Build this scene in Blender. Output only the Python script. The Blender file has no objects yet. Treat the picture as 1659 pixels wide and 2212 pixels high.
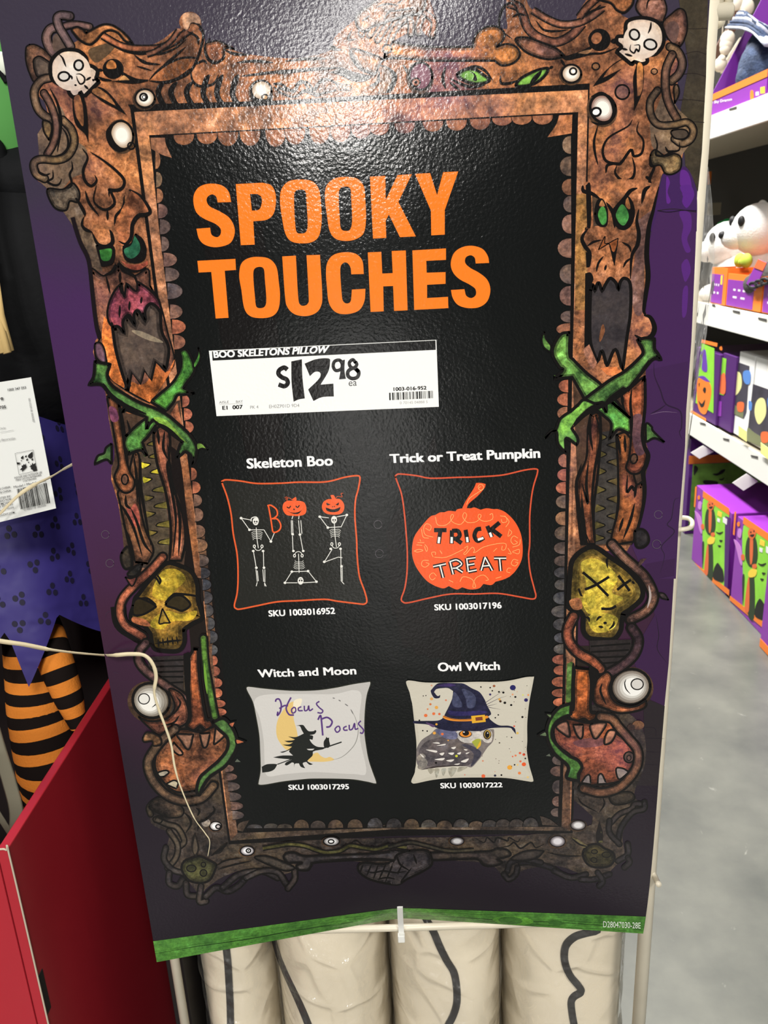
import bpy, bmesh, math, random
from mathutils import Vector, Matrix, noise
from mathutils.geometry import tessellate_polygon
random.seed(7)
S = bpy.context.scene
COL = S.collection

# ------------------------------------------------------------------ camera, world, lamps, exposure
FPX, CX, CY = 1788.0, 829.5, 1106.0
EYE = Vector((0, 0, 1.5))
RW = ((0.99880229, -0.04215604, -0.0248366), (0.04778673, 0.9494902, 0.31013673), (0.01050797, -0.31095214, 0.95036748))
def axis(i): return Vector((RW[0][i], RW[2][i], -RW[1][i]))
AX, AD, AF = axis(0), axis(1), axis(2)
cam = bpy.data.cameras.new('camera'); camo = bpy.data.objects.new('camera', cam); COL.objects.link(camo)
m = Matrix((AX, -AD, -AF)).transposed().to_4x4(); m.translation = EYE
camo.matrix_world = m
cam.sensor_fit = 'VERTICAL'; cam.sensor_height = 36; cam.lens = 36 * FPX / 2212
cam.clip_start = 0.01
cam.dof.use_dof = True; cam.dof.focus_distance = 0.95; cam.dof.aperture_fstop = 13.5
S.camera = camo
S.view_settings.view_transform = 'Standard'; S.view_settings.look = 'None'
S.view_settings.gamma = 1; S.view_settings.exposure = 0.0
w = bpy.data.worlds.new('store_air'); S.world = w; w.use_nodes = True
w.node_tree.nodes['Background'].inputs[0].default_value = (1, .97, .92, 1)
w.node_tree.nodes['Background'].inputs[1].default_value = 0.10
def lamp(name, loc, power, sx, sy, rot=(0, 0, 0), col=(1, .97, .93)):
    l = bpy.data.lights.new(name, 'AREA'); l.shape = 'RECTANGLE'; l.size = sx; l.size_y = sy; l.energy = power; l.color = col
    o = bpy.data.objects.new(name, l); COL.objects.link(o); o.location = loc; o.rotation_euler = rot
    return o
# ceiling lamps behind the viewer and along the aisle, with two added fill lamps
lamp('ceiling_or_fill_lamp', (0.15, -15.6, 6.15), 620, .6, .8, (math.radians(25), 0, 0))
lamp('ceiling_or_fill_lamp', (-1.6, -27.0, 5.8), 1500, 1.7, 1.6, (math.radians(50), 0, 0))
lamp('ceiling_or_fill_lamp', (1.6, -4.6, 5.8), 360, 1.2, 1.2, (math.radians(30), 0, 0))  # added fill for the poster, placed so its reflection misses the card
lamp('ceiling_or_fill_lamp', (-2.4, -5.4, 5.8), 230, 1.2, 1.2, (math.radians(30), 0, 0))  # second added fill lamp, on the left, also clear of the poster's reflections
lamp('ceiling_or_fill_lamp', (-.2, 3.2, 5.6), 700, 0.6, 2.4, (0, math.radians(20), 0))
lamp('ceiling_or_fill_lamp', (-.2, 7.0, 5.6), 900, 0.6, 2.4, (0, math.radians(20), 0))

# ------------------------------------------------------------------ helpers
def lin(c):
    return tuple((x / 255 / 12.92 if x <= 10.3 else ((x / 255 + .055) / 1.055) ** 2.4) for x in c)
def wdir(x, y):
    return AX * ((x - CX) / FPX) + AD * ((y - CY) / FPX) + AF
def P(x, y, Y):                       # the point of the vertical plane at distance Y seen at a spot of the photograph
    d = wdir(x, y); return EYE + d * (Y / d.y)
def PX(x, y, X):                      # same for a plane along the aisle
    d = wdir(x, y); return EYE + d * (X / d.x)
MATS = {}
def newmat(name):
    M = bpy.data.materials.new(name); M.use_nodes = True
    return M, M.node_tree, M.node_tree.nodes['Principled BSDF']
def N(nt, t, **kw):
    n = nt.nodes.new(t)
    for k, v in kw.items():
        if hasattr(n, k): setattr(n, k, v)
        else: n.inputs[k].default_value = v
    return n
def paper_bump(nt, b, strength=.17):
    tc = N(nt, 'ShaderNodeTexCoord')
    n1 = N(nt, 'ShaderNodeTexNoise', Scale=330.0, Detail=3.0, Roughness=.5)
    n2 = N(nt, 'ShaderNodeTexNoise', Scale=14.0, Detail=1.0)
    nt.links.new(tc.outputs['Object'], n1.inputs['Vector']); nt.links.new(tc.outputs['Object'], n2.inputs['Vector'])
    bp = N(nt, 'ShaderNodeBump', Strength=strength, Distance=.0011)
    bq = N(nt, 'ShaderNodeBump', Strength=.25, Distance=.003)
    nt.links.new(n1.outputs[0], bp.inputs['Height']); nt.links.new(n2.outputs[0], bq.inputs['Height'])
    nt.links.new(bp.outputs[0], bq.inputs['Normal']); nt.links.new(bq.outputs[0], b.inputs['Normal'])
    return tc
def ink(c, mottle=0, rough=.13):      # glossy printed ink; mottle = amount of the printed rust texture
    key = ('ink', c, mottle)
    if key in MATS: return MATS[key]
    M, nt, b = newmat('printed_ink'); MATS[key] = M
    b.inputs['Roughness'].default_value = rough; b.inputs['Specular IOR Level'].default_value = .32
    tc = paper_bump(nt, b)
    L = lin(c)
    if not mottle:
        b.inputs['Base Color'].default_value = (*L, 1)
        return M
    a = N(nt, 'ShaderNodeTexNoise', Scale=48.0, Detail=7.0, Roughness=.72, Distortion=.35)
    f = N(nt, 'ShaderNodeTexNoise', Scale=210.0, Detail=5.0, Roughness=.75)
    g = N(nt, 'ShaderNodeTexNoise', Scale=9.0, Detail=2.0)
    for n in (a, f, g): nt.links.new(tc.outputs['Object'], n.inputs['Vector'])
    r = N(nt, 'ShaderNodeValToRGB'); e = r.color_ramp.elements
    k = mottle
    def mx(t, q): return tuple(L[i] * (1 + (t[i] - 1) * k) for i in range(3)) + (1,)
    e[0].position = .36; e[0].color = mx((.26, .28, .34), 0)
    e[1].position = .67; e[1].color = mx((2.1, 2.3, 2.5), 0)
    q = e.new(.45); q.color = mx((.66, .70, .74), 0)
    q = e.new(.53); q.color = mx((1.12, 1.06, .98), 0)
    q = e.new(.59); q.color = mx((1.35, 1.38, 1.35), 0)
    nt.links.new(a.outputs[0], r.inputs[0])
    m1 = N(nt, 'ShaderNodeMixRGB', blend_type='MULTIPLY', Fac=.78 * min(1, k))
    r2 = N(nt, 'ShaderNodeValToRGB'); r2.color_ramp.elements[0].position = .36; r2.color_ramp.elements[0].color = (.30, .29, .31, 1)
    r2.color_ramp.elements[1].position = .62; r2.color_ramp.elements[1].color = (1.6, 1.58, 1.55, 1)
    nt.links.new(f.outputs[0], r2.inputs[0]); nt.links.new(r.outputs[0], m1.inputs[1]); nt.links.new(r2.outputs[0], m1.inputs[2])
    m2 = N(nt, 'ShaderNodeMixRGB', blend_type='MIX'); r3 = N(nt, 'ShaderNodeValToRGB')
    r3.color_ramp.elements[0].position = .56; r3.color_ramp.elements[0].color = (0, 0, 0, 1)
    r3.color_ramp.elements[1].position = .72; r3.color_ramp.elements[1].color = (.42 * k, .42 * k, .42 * k, 1)
    nt.links.new(g.outputs[0], r3.inputs[0]); nt.links.new(r3.outputs[0], m2.inputs[0]); nt.links.new(m1.outputs[0], m2.inputs[1])
    pu = (L[0] * .55, L[1] * .55, (L[0] + L[2]) * .45, 1); m2.inputs[2].default_value = pu
    fl = N(nt, 'ShaderNodeTexNoise', Scale=75.0, Detail=8.0, Roughness=.8, Distortion=.8); nt.links.new(tc.outputs['Object'], fl.inputs['Vector'])
    r4 = N(nt, 'ShaderNodeValToRGB'); r4.color_ramp.elements[0].position = .60; r4.color_ramp.elements[0].color = (0, 0, 0, 1)
    r4.color_ramp.elements[1].position = .70; r4.color_ramp.elements[1].color = (.6 * k, .6 * k, .6 * k, 1)
    m3 = N(nt, 'ShaderNodeMixRGB', blend_type='MIX'); m3.inputs[2].default_value = tuple(min(.75, x * 1.5 + .10) for x in L) + (1,)   # pale scuffs of the print
    lo = N(nt, 'ShaderNodeTexNoise', Scale=19.0, Detail=4.0, Roughness=.6, Distortion=.5); nt.links.new(tc.outputs['Object'], lo.inputs['Vector'])
    r5 = N(nt, 'ShaderNodeValToRGB'); r5.color_ramp.elements[0].position = .38; r5.color_ramp.elements[0].color = (1 - .62 * k, 1 - .58 * k, 1 - .50 * k, 1)
    r5.color_ramp.elements[1].position = .64; r5.color_ramp.elements[1].color = (1 + .30 * k, 1 + .28 * k, 1 + .02 * k, 1)
    q = r5.color_ramp.elements.new(.5); q.color = (1, 1, 1, 1)
    m4 = N(nt, 'ShaderNodeMixRGB', blend_type='MULTIPLY', Fac=1.0); nt.links.new(lo.outputs[0], r5.inputs[0]); nt.links.new(m2.outputs[0], m4.inputs[1]); nt.links.new(r5.outputs[0], m4.inputs[2])
    nt.links.new(fl.outputs[0], r4.inputs[0]); nt.links.new(r4.outputs[0], m3.inputs[0]); nt.links.new(m4.outputs[0], m3.inputs[1])
    nt.links.new(m3.outputs[0], b.inputs['Base Color'])
    return M
def mat(name, c, rough=.6, spec=.4, metal=0, bump=None, var=0, vscale=20):
    key = (name, c, rough)
    if key in MATS: return MATS[key]
    M, nt, b = newmat(name); MATS[key] = M
    L = lin(c); b.inputs['Base Color'].default_value = (*L, 1); b.inputs['Roughness'].default_value = rough
    b.inputs['Specular IOR Level'].default_value = spec; b.inputs['Metallic'].default_value = metal
    tc = N(nt, 'ShaderNodeTexCoord')
    if var:
        n = N(nt, 'ShaderNodeTexNoise', Scale=float(vscale), Detail=4.0); nt.links.new(tc.outputs['Object'], n.inputs['Vector'])
        r = N(nt, 'ShaderNodeValToRGB'); r.color_ramp.elements[0].position = .3; r.color_ramp.elements[1].position = .7
        r.color_ramp.elements[0].color = (*[v * (1 - var) for v in L], 1); r.color_ramp.elements[1].color = (*[v * (1 + var) for v in L], 1)
        nt.links.new(n.outputs[0], r.inputs[0]); nt.links.new(r.outputs[0], b.inputs['Base Color'])
    if bump:
        n = N(nt, 'ShaderNodeTexNoise', Scale=float(bump[0]), Detail=3.0); nt.links.new(tc.outputs['Object'], n.inputs['Vector'])
        bp = N(nt, 'ShaderNodeBump', Strength=bump[1], Distance=bump[2]); nt.links.new(n.outputs[0], bp.inputs['Height'])
        nt.links.new(bp.outputs[0], b.inputs['Normal'])
    return M
def film(name, amount=.12, bump=(30, .6, .01), gloss=.06, milk=.06):    # clear thin plastic
    M, nt, b = newmat(name)
    nt.nodes.remove(b); out = nt.nodes['Material Output']
    tr = N(nt, 'ShaderNodeBsdfTransparent'); tr.inputs[0].default_value = (.93, .92, .90, 1)
    gl = N(nt, 'ShaderNodeBsdfGlossy', Roughness=gloss)
    lw = N(nt, 'ShaderNodeLayerWeight', Blend=.12); mul = N(nt, 'ShaderNodeMath', operation='MULTIPLY_ADD'); mul.inputs[1].default_value = .8; mul.inputs[2].default_value = amount
    tc = N(nt, 'ShaderNodeTexCoord'); n = N(nt, 'ShaderNodeTexNoise', Scale=float(bump[0]), Detail=3.0, Distortion=1.5)
    bp = N(nt, 'ShaderNodeBump', Strength=bump[1], Distance=bump[2]); mix = N(nt, 'ShaderNodeMixShader')
    k = nt.links.new
    k(tc.outputs['Object'], n.inputs['Vector']); k(n.outputs[0], bp.inputs['Height']); k(bp.outputs[0], gl.inputs['Normal']); pass
    k(lw.outputs['Fresnel'], mul.inputs[0]); k(mul.outputs[0], mix.inputs[0]); k(tr.outputs[0], mix.inputs[1]); k(gl.outputs[0], mix.inputs[2]); df = N(nt, 'ShaderNodeBsdfDiffuse'); df.inputs[0].default_value = (.8, .8, .78, 1); m2 = N(nt, 'ShaderNodeMixShader', Fac=milk)
    k(mix.outputs[0], m2.inputs[1]); k(df.outputs[0], m2.inputs[2]); k(bp.outputs[0], df.inputs['Normal']); k(m2.outputs[0], out.inputs[0])
    return M
def tag(o, label, cat, group=None):
    o['label'] = label; o['category'] = cat
    if group: o['group'] = group
    return o
def empty(name, loc, label, cat, group=None):
    o = bpy.data.objects.new(name, None); COL.objects.link(o); o.location = loc; o.empty_display_size = .05
    return tag(o, label, cat, group)
def wloc(o):
    v = Vector((0, 0, 0))
    while o is not None: v = v + o.location; o = o.parent
    return v
class MB:                             # a mesh under construction, in world coordinates
    def __init__(s): s.v = []; s.f = []; s.m = []; s.mats = []; s.smooth = False
    def mi(s, M):
        if M not in s.mats: s.mats.append(M)
        return s.mats.index(M)
    def add(s, vs, fs, M):
        k = len(s.v); i = s.mi(M); s.v += [Vector(p) for p in vs]
        for f in fs: s.f.append([a + k for a in f]); s.m.append(i)
        return s
    def box(s, lo, hi, M, taper=None):
        x0, y0, z0 = lo; x1, y1, z1 = hi
        return s.add([(x0, y0, z0), (x1, y0, z0), (x1, y1, z0), (x0, y1, z0), (x0, y0, z1), (x1, y0, z1), (x1, y1, z1), (x0, y1, z1)],
                     [(0, 3, 2, 1), (4, 5, 6, 7), (0, 1, 5, 4), (1, 2, 6, 5), (2, 3, 7, 6), (3, 0, 4, 7)], M)
    def tube(s, pts, r, M, n=12, caps=True, squash=None):
        pts = [Vector(p) for p in pts]; rs = r if isinstance(r, (list, tuple)) else [r] * len(pts)
        vs = []; fs = []; up = None
        for i, p in enumerate(pts):
            d = (pts[min(i + 1, len(pts) - 1)] - pts[max(i - 1, 0)]).normalized()
            if up is None: up = Vector((0, 0, 1)) if abs(d.z) < .9 else Vector((0, 1, 0))
            a = d.cross(up)
            if a.length < 1e-6: a = d.orthogonal()
            a.normalize(); b = a.cross(d); up = b
            for k in range(n):
                t = 2 * math.pi * k / n; q = squash or 1
                vs.append(p + a * math.cos(t) * rs[i] + b * math.sin(t) * rs[i] * q)
        for i in range(len(pts) - 1):
            for k in range(n):
                a = i * n + k; b = i * n + (k + 1) % n; fs.append((a, b, b + n, a + n))
        if caps: fs.append(tuple(range(n))[::-1]); fs.append(tuple(range(len(vs) - n, len(vs))))
        s.smooth = True
        return s.add(vs, fs, M)
    def ball(s, c, rx, ry, rz, M, nu=20, nv=12, rot=None, fn=None):
        vs = []; fs = []; c = Vector(c)
        for j in range(nv + 1):
            a = math.pi * j / nv
            for i in range(nu):
                t = 2 * math.pi * i / nu
                p = Vector((rx * math.sin(a) * math.cos(t), ry * math.sin(a) * math.sin(t), rz * math.cos(a)))
                if fn: p = fn(p)
                if rot: p = rot @ p
                vs.append(c + p)
        for j in range(nv):
            for i in range(nu):
                a = j * nu + i; b = j * nu + (i + 1) % nu
                fs.append((a, a + nu, b + nu, b))
        s.smooth = True
        return s.add(vs, fs, M)
    def slab(s, pts, th, nrm, M):     # an outline given real thickness
        n = Vector(nrm) * th; k = len(pts); vs = [Vector(p) for p in pts]; vs += [p + n for p in vs]
        tri = tessellate_polygon([[Vector(p) for p in pts]])
        fs = [tuple(t) for t in tri] + [tuple(k + i for i in t[::-1]) for t in tri]
        fs += [(i, (i + 1) % k, (i + 1) % k + k, i + k) for i in range(k)]
        return s.add(vs, fs, M)
    def build(s, name, parent=None, bevel=0, sub=0):
        L = wloc(parent) if parent else Vector((0, 0, 0))
        me = bpy.data.meshes.new(name); me.from_pydata([tuple(p - L) for p in s.v], [], s.f)
        for M in s.mats: me.materials.append(M)
        me.polygons.foreach_set('material_index', s.m)
        if s.smooth: me.polygons.foreach_set('use_smooth', [True] * len(s.f))
        me.update()
        o = bpy.data.objects.new(name, me); COL.objects.link(o)
        if parent: o.parent = parent
        if bevel:
            b = o.modifiers.new('bevel', 'BEVEL'); b.width = bevel; b.segments = 2; b.limit_method = 'ANGLE'
        if sub:
            b = o.modifiers.new('sub', 'SUBSURF'); b.levels = sub; b.render_levels = sub
        return o
def catmull(pts, closed, seg):
    n = len(pts); out = []
    if n < 3: return [Vector(p) for p in pts]
    rng = range(n if closed else n - 1)
    for i in rng:
        p1, p2 = pts[i], pts[(i + 1) % n]
        p0 = pts[(i - 1) % n] if (closed or i > 0) else p1 * 2 - p2
        p3 = pts[(i + 2) % n] if (closed or i < n - 2) else p2 * 2 - p1
        for k in range(seg):
            t = k / seg
            out.append(.5 * (2 * p1 + (p2 - p0) * t + (2 * p0 - 5 * p1 + 4 * p2 - p3) * t * t + (3 * p1 - p0 - 3 * p2 + p3) * t ** 3))
    if not closed: out.append(pts[-1].copy())
    return out
GLYPH = {}
def glyphs(text, bold):               # outline of built-in font lettering as (verts, faces), normalised to its own box
    if (text, bold) in GLYPH: return GLYPH[text, bold]
    cu = bpy.data.curves.new('t', 'FONT'); cu.body = text; cu.offset = bold; cu.resolution_u = 3; cu.fill_mode = 'FRONT' if hasattr(cu, 'fill_mode') else cu.fill_mode
    o = bpy.data.objects.new('t', cu); COL.objects.link(o)
    dg = bpy.context.evaluated_depsgraph_get(); me = o.evaluated_get(dg).to_mesh()
    vs = [v.co.copy() for v in me.vertices]; fs = [tuple(p.vertices) for p in me.polygons]
    o.evaluated_get(dg).to_mesh_clear(); bpy.data.objects.remove(o); bpy.data.curves.remove(cu)
    x0 = min(v.x for v in vs); x1 = max(v.x for v in vs); y0 = min(v.y for v in vs); y1 = max(v.y for v in vs)
    vs = [((v.x - x0) / (x1 - x0), (v.y - y0) / (y1 - y0)) for v in vs]
    GLYPH[text, bold] = (vs, fs); return vs, fs
def letter(mb, text, q, M, bold=.02):  # flat lettering on a quad given as bottom-left, bottom-right, top-right, top-left
    vs, fs = glyphs(text, bold); q = [Vector(p) for p in q]
    mb.add([(q[0] * (1 - u) + q[1] * u) * (1 - v) + (q[3] * (1 - u) + q[2] * u) * v for u, v in vs], fs, M)
# ------------------------------------------------------------------ the poster: a bowed card whose print is laid on it in thin layers
YP = 0.80; SX0, SX1 = -.3308, .2752; ZB = 1.5 - 1.0446 * YP; ZT = 1.5 + .30
TIEX = -.027; ABOW, RBOW, TAU = .058, .022, .097; ZCUT = .42; CUT = math.exp(-ZCUT / TAU)
def bow(x, z):
    e = max(0, math.exp(-max(0, z - ZB) / TAU) - CUT) / (1 - CUT)
    k = .03
    if x < TIEX: a = ABOW * max(0, 1 - (math.sqrt(((TIEX - x) / (TIEX - SX0)) ** 2 + k * k) - k) / (math.sqrt(1 + k * k) - k))
    else:
        u = (math.sqrt(((x - TIEX) / (SX1 - TIEX)) ** 2 + k * k) - k) / (math.sqrt(1 + k * k) - k); a = ABOW + (RBOW - ABOW) * u
    return a * e
def on_card(x, y, h):                 # photo spot -> card coordinates (x, z) for a layer h above the card
    d = wdir(x, y); Y = YP
    for _ in range(12):
        t = Y / d.y; X = d.x * t; Z = 1.5 + d.z * t; Y = YP + bow(X, Z) - h
    t = Y / d.y
    return Vector((d.x * t, 1.5 + d.z * t, 0))
def card(x, z, h): return Vector((x, YP + bow(x, z) - h, z))
poster = empty('poster', (0, YP, ZB), 'large purple and rust printed poster headed SPOOKY TOUCHES tied to the wire rack', 'poster')
STEP = 1.2e-5
class Art(MB):                        # every patch of ink lies just above whatever ink is already under it
    cells = {}
    def h(s, spots, pad=1):
        q = [on_card(p.x, p.y, .0005) for p in spots]; return s.hst(q, pad)
    def hst(s, q, pad=0, box=False):
        C = .003
        if box:
            x0 = min(p.x for p in q); x1 = max(p.x for p in q); z0 = min(p.y for p in q); z1 = max(p.y for p in q)
            cs = [(i, j) for i in range(int(x0 // C), int(x1 // C) + 1) for j in range(int(z0 // C), int(z1 // C) + 1)]
        else:
            cs = set()
            for a, b in zip(q, q[1:]):
                n = int((b - a).length / C) + 1
                for k in range(n + 1):
                    p = a + (b - a) * (k / n); i = int(p.x // C); j = int(p.y // C)
                    for di in range(-pad, pad + 1):
                        for dj in range(-pad, pad + 1): cs.add((i + di, j + dj))
        L = 1 + max(Art.cells.get(c, 0) for c in cs)
        for c in cs: Art.cells[c] = L
        Art.top = max(getattr(Art, 'top', 0), L)
        return .0003 + L * STEP
    def poly(s, px, M, holes=(), grid=True):
        h = s.hst([on_card(p[0], p[1], .0005) for p in px], box=True)
        loops = [[on_card(p[0], p[1], h) for p in lp] for lp in [px, *holes]]
        s.polyst(loops, M, h)
    def polyst(s, loops, M, h):
        flat = [p for l in loops for p in l]
        tri = tessellate_polygon(loops)
        z0 = min(p.y for p in flat); z1 = max(p.y for p in flat); x0 = min(p.x for p in flat); x1 = max(p.x for p in flat)
        if z0 < ZB + ZCUT and (z1 - z0 > .02 or x1 - x0 > .03):
            bm = bmesh.new(); vv = [bm.verts.new((p.x, p.y, 0)) for p in flat]
            for t in tri:
                try: bm.faces.new([vv[i] for i in t])
                except ValueError: pass
            def cut(co, no):
                bmesh.ops.bisect_plane(bm, geom=bm.verts[:] + bm.edges[:] + bm.faces[:], plane_co=co, plane_no=no)
            z = ZB + .01
            while z < min(z1, ZB + ZCUT + .01):
                if z > z0: cut((0, z, 0), (0, 1, 0))
                z += .012 + (z - ZB) * .06
            x = SX0 + .014
            while x < x1:
                if x > x0: cut((x, 0, 0), (1, 0, 0))
                x += .014 if abs(x - TIEX) < .05 else .028
            bm.verts.index_update()
            vs = [card(v.co.x, v.co.y, h) for v in bm.verts]; fs = [[v.index for v in f.verts] for f in bm.faces]; bm.free()
        else:
            vs = [card(p.x, p.y, h) for p in flat]; fs = [list(t) for t in tri]
        for f in fs:                  # every face looks at the aisle
            a, b, c = vs[f[0]], vs[f[1]], vs[f[2]]
            if (b - a).cross(c - a).y > 0: f.reverse()
        s.add(vs, fs, M)
ZN = dict(T0=(0, 0, 5.18), T1=(0, 0, 2.37), T2=(600, 0, 2.37), T3=(1100, 0, 2.968), L1=(0, 400, 3.318), R1=(1150, 400, 3.259), L2=(0, 750, 3.318),
          R2=(1150, 750, 3.259), L3=(0, 1200, 3.016), R3=(1150, 1200, 3.259), B1=(0, 1600, 2.765), B2=(300, 1650, 2.765), B3=(850, 1650, 2.765),
          H=(380, 340, 2.304), P1=(440, 960, 4.1475), P2=(820, 960, 4.1475), P3=(500, 1400, 4.74), P4=(850, 1400, 4.74), G=(440, 720, 3.13), X=(0, 0, 1))
def pts(z, s):
    x0, y0, k = ZN[z]; out = []
    for w_ in s.split():
        c = w_.endswith('*'); x, y = w_.rstrip('*').split(','); v = Vector((x0 + float(x) / k, y0 + float(y) / k, 0)); out.append((v, c))
    return out
def curve(z, s, closed, seg=5):
    p = pts(z, s)
    if closed is None or all(c for _, c in p) or len(p) < 3: return [v for v, _ in p]
    n = len(p); cs = [i for i in range(n) if p[i][1]]
    if not cs: return catmull([v for v, _ in p], closed, seg)
    if closed:
        out = []
        for a, i in enumerate(cs):
            j = cs[(a + 1) % len(cs)]; run = [p[k % n][0] for k in range(i, (j if j > i else j + n) + 1)]
            out += catmull(run, False, seg)[:-1]
        return out
    idx = sorted(set([0, n - 1] + cs)); out = []
    for a, b in zip(idx, idx[1:]): out += catmull([p[k][0] for k in range(a, b + 1)], False, seg)[:-1]
    return out + [p[-1][0]]
K = (19, 17, 17)
art = None
def part(name, parent=None, label=None):
    global art
    art = Art(); art.pname = name; art.par = parent; art.lab = label; return art
def done():
    o = art.build(art.pname, art.par or poster)
    if art.lab: o['label'] = art.lab
    return o
def F(z, s, c, mt=0, holes='', seg=5, sharp=False):
    for one in s.split('|'):
        art.poly(curve(z, one, None if sharp else True, seg), ink(c, mt), [curve(z, h_, None if sharp else True, seg) for h_ in holes.split('|') if h_])
def ribbon(line, w, M, taper):
    n = len(line); L = []; R = []
    for i, p in enumerate(line):
        d = line[min(i + 1, n - 1)] - line[max(i - 1, 0)]
        if d.length < 1e-6: d = Vector((1, 0, 0))
        d.normalize(); nn = Vector((-d.y, d.x, 0)); t = i / max(1, n - 1); k = w
        if taper == 'b': k = w * (.18 + .82 * math.sin(math.pi * t) ** .7)
        elif taper == 'e': k = w * (1 - .85 * t)
        elif taper == 's': k = w * (.15 + .85 * t)
        elif isinstance(taper, (list, tuple)):
            u = t * (len(taper) - 1); a = min(int(u), len(taper) - 2); k = w * (taper[a] + (taper[a + 1] - taper[a]) * (u - a))
        L.append(p + nn * k / 2); R.append(p - nn * k / 2)
    h = art.h(line, 1 + int(w / 7)); vs = [on_card(p.x, p.y, h) for p in L + R]
    V = [card(p.x, p.y, h) for p in vs]; fs = []
    for i in range(n - 1):
        f = [i, i + 1, n + i + 1, n + i]
        if (V[f[1]] - V[f[0]]).cross(V[f[2]] - V[f[0]]).y > 0: f.reverse()
        fs.append(f)
    art.add(V, fs, M)
def SK(z, s, w, c=K, taper='b', closed=False, mt=0, seg=5):
    for one in s.split('|'):
        l = curve(z, one, closed, seg)
        if len(l) == 2: l = [l[0] + (l[1] - l[0]) * (i / 6) for i in range(7)]
        w_ = w * 1.3 if c == K else w
        if closed: l = l + [l[0], l[1]]; tp = None
        else: tp = taper
        ribbon(l, w_, ink(c, mt), tp)
def disc(x, y, r): return [Vector((x + r * math.cos(a * math.pi / 8), y + r * math.sin(a * math.pi / 8), 0)) for a in range(16)]
def TB(z, s, w, c, o=3.2, mt=1, cap=True, taper=None, seg=6):  # outlined tentacle
    for one in s.split('|'):
        l = curve(z, one, False, seg)
        ribbon(l, w + 2 * o, ink(K), taper)
        if cap:
            for p in (l[0], l[-1]): art.poly(disc(p.x, p.y, w / 2 + o), ink(K))
        ribbon(l, w, ink(mixc(c, K, .38), mt), taper)
        if cap:
            for p in (l[0], l[-1]): art.poly(disc(p.x, p.y, w / 2), ink(mixc(c, K, .38), mt))
        ribbon(l, w * .62, ink(c, mt), taper)
def inner(l, w, M):                   # darker airbrushed band just inside an outline
    n = len(l); ar = sum(l[i].x * l[(i + 1) % n].y - l[(i + 1) % n].x * l[i].y for i in range(n)) / 2
    per = sum((l[(i + 1) % n] - l[i]).length for i in range(n)); w = min(w, .55 * abs(ar) / per); s = 1 if ar > 0 else -1; R = []
    for i in range(n):
        d = (l[(i + 1) % n] - l[i - 1])
        if d.length < 1e-6: d = Vector((1, 0, 0))
        d.normalize(); R.append(l[i] + Vector((-d.y, d.x, 0)) * w * s)
    q = l + [l[0]]; R += [R[0]]; h = art.h(q, 1 + int(w / 7)); V = []
    for p in q + R: k = on_card(p.x, p.y, h); V.append(card(k.x, k.y, h))
    m = len(q); fs = []
    for i in range(m - 1):
        f = [i, i + 1, m + i + 1, m + i]
        if (V[f[1]] - V[f[0]]).cross(V[f[2]] - V[f[0]]).y > 0: f.reverse()
        fs.append(f)
    art.add(V, fs, M)
def FO(z, s, c, o=3, mt=1, seg=5):    # outlined patch
    for one in s.split('|'):
        l = curve(z, one, True, seg)
        o = o * 1.2
        art.poly(l, ink(c, mt))
        if mt >= .5 and o > 2.8:
            inner(l, o * 2.6, ink(mixc(c, K, .22), mt)); inner(l, o * 1.4, ink(mixc(c, K, .45), mt))
        ribbon(l + [l[0], l[1]], o, ink(K), None)
def EL(z, cx, cy, rx, ry, c, rot=0, mt=0, o=0):
    x0, y0, k = ZN[z]; a = math.radians(rot); l = []
    for i in range(28):
        t = i / 28 * 2 * math.pi; x = rx * math.cos(t); y = ry * math.sin(t)
        l.append(Vector((x0 + (cx + x * math.cos(a) - y * math.sin(a)) / k, y0 + (cy + x * math.sin(a) + y * math.cos(a)) / k, 0)))
    if c: art.poly(l, ink(c, mt))
    if o: ribbon(l + [l[0], l[1]], o, ink(K), None)
def mixc(a, b, t): return tuple(int(a[i] + (b[i] - a[i]) * t) for i in range(3))
def EYE_(z, cx, cy, rx, ry, *a, **k):
    global nxt
    if len(art.v): done()
    part('printed_eyeball'); eyeball(z, cx, cy, rx, ry, *a, **k)
def eyeball(z, cx, cy, rx, ry, rot=0, o=4, c0=(170, 140, 112), c1=(246, 240, 228), halo=True, off=(0, 0)):
    if halo: EL(z, cx - rx * .06, cy + ry * .1, rx * 1.22, ry * 1.22, (78, 58, 44), rot, .7)
    EL(z, cx, cy, rx, ry, c0, rot, .3, o)
    for t in (.88, .76, .64, .52): EL(z, cx + off[0] * rx * (1 - t), cy + off[1] * ry * (1 - t), rx * t, ry * t, mixc(c0, c1, (1 - t) * 2.1 if t > .52 else 1), rot)
def TXT(s, z, q, c=(240, 240, 240), bold=.0):  # lettering on the card; quad = top-left, top-right, bottom-right, bottom-left
    vs, fs = glyphs(s, 0); q0 = [p for p, _ in pts(z, q)]; e = bold * 3.2 * (q0[3] - q0[0]).length
    for sx, sy in (((0, 0),) if e <= 0 else ((-1, -.5), (1, .5), (-1, .5), (1, -.5), (0, 0))):
        q = [p + Vector((sx * e, sy * e, 0)) for p in q0]; h = art.hst([on_card(p.x, p.y, .0005) for p in q], box=True); V = []
        for u, v in vs:
            p = (q[3] * (1 - u) + q[2] * u) * (1 - v) + (q[0] * (1 - u) + q[1] * u) * v; p = on_card(p.x, p.y, h); V.append(card(p.x, p.y, h))
        ff = [list(f) for f in fs]
        for f in ff:
            if (V[f[1]] - V[f[0]]).cross(V[f[2]] - V[f[0]]).y > 0: f.reverse()
        art.add(V, ff, ink(c))
RU = (160, 104, 72); RT = (184, 126, 92); RG = (120, 98, 80); RM = (138, 92, 74); RD = (66, 57, 52); RK = (56, 50, 48); PK = (150, 82, 84); GN = (78, 138, 58); GD = (66, 98, 56)
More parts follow.
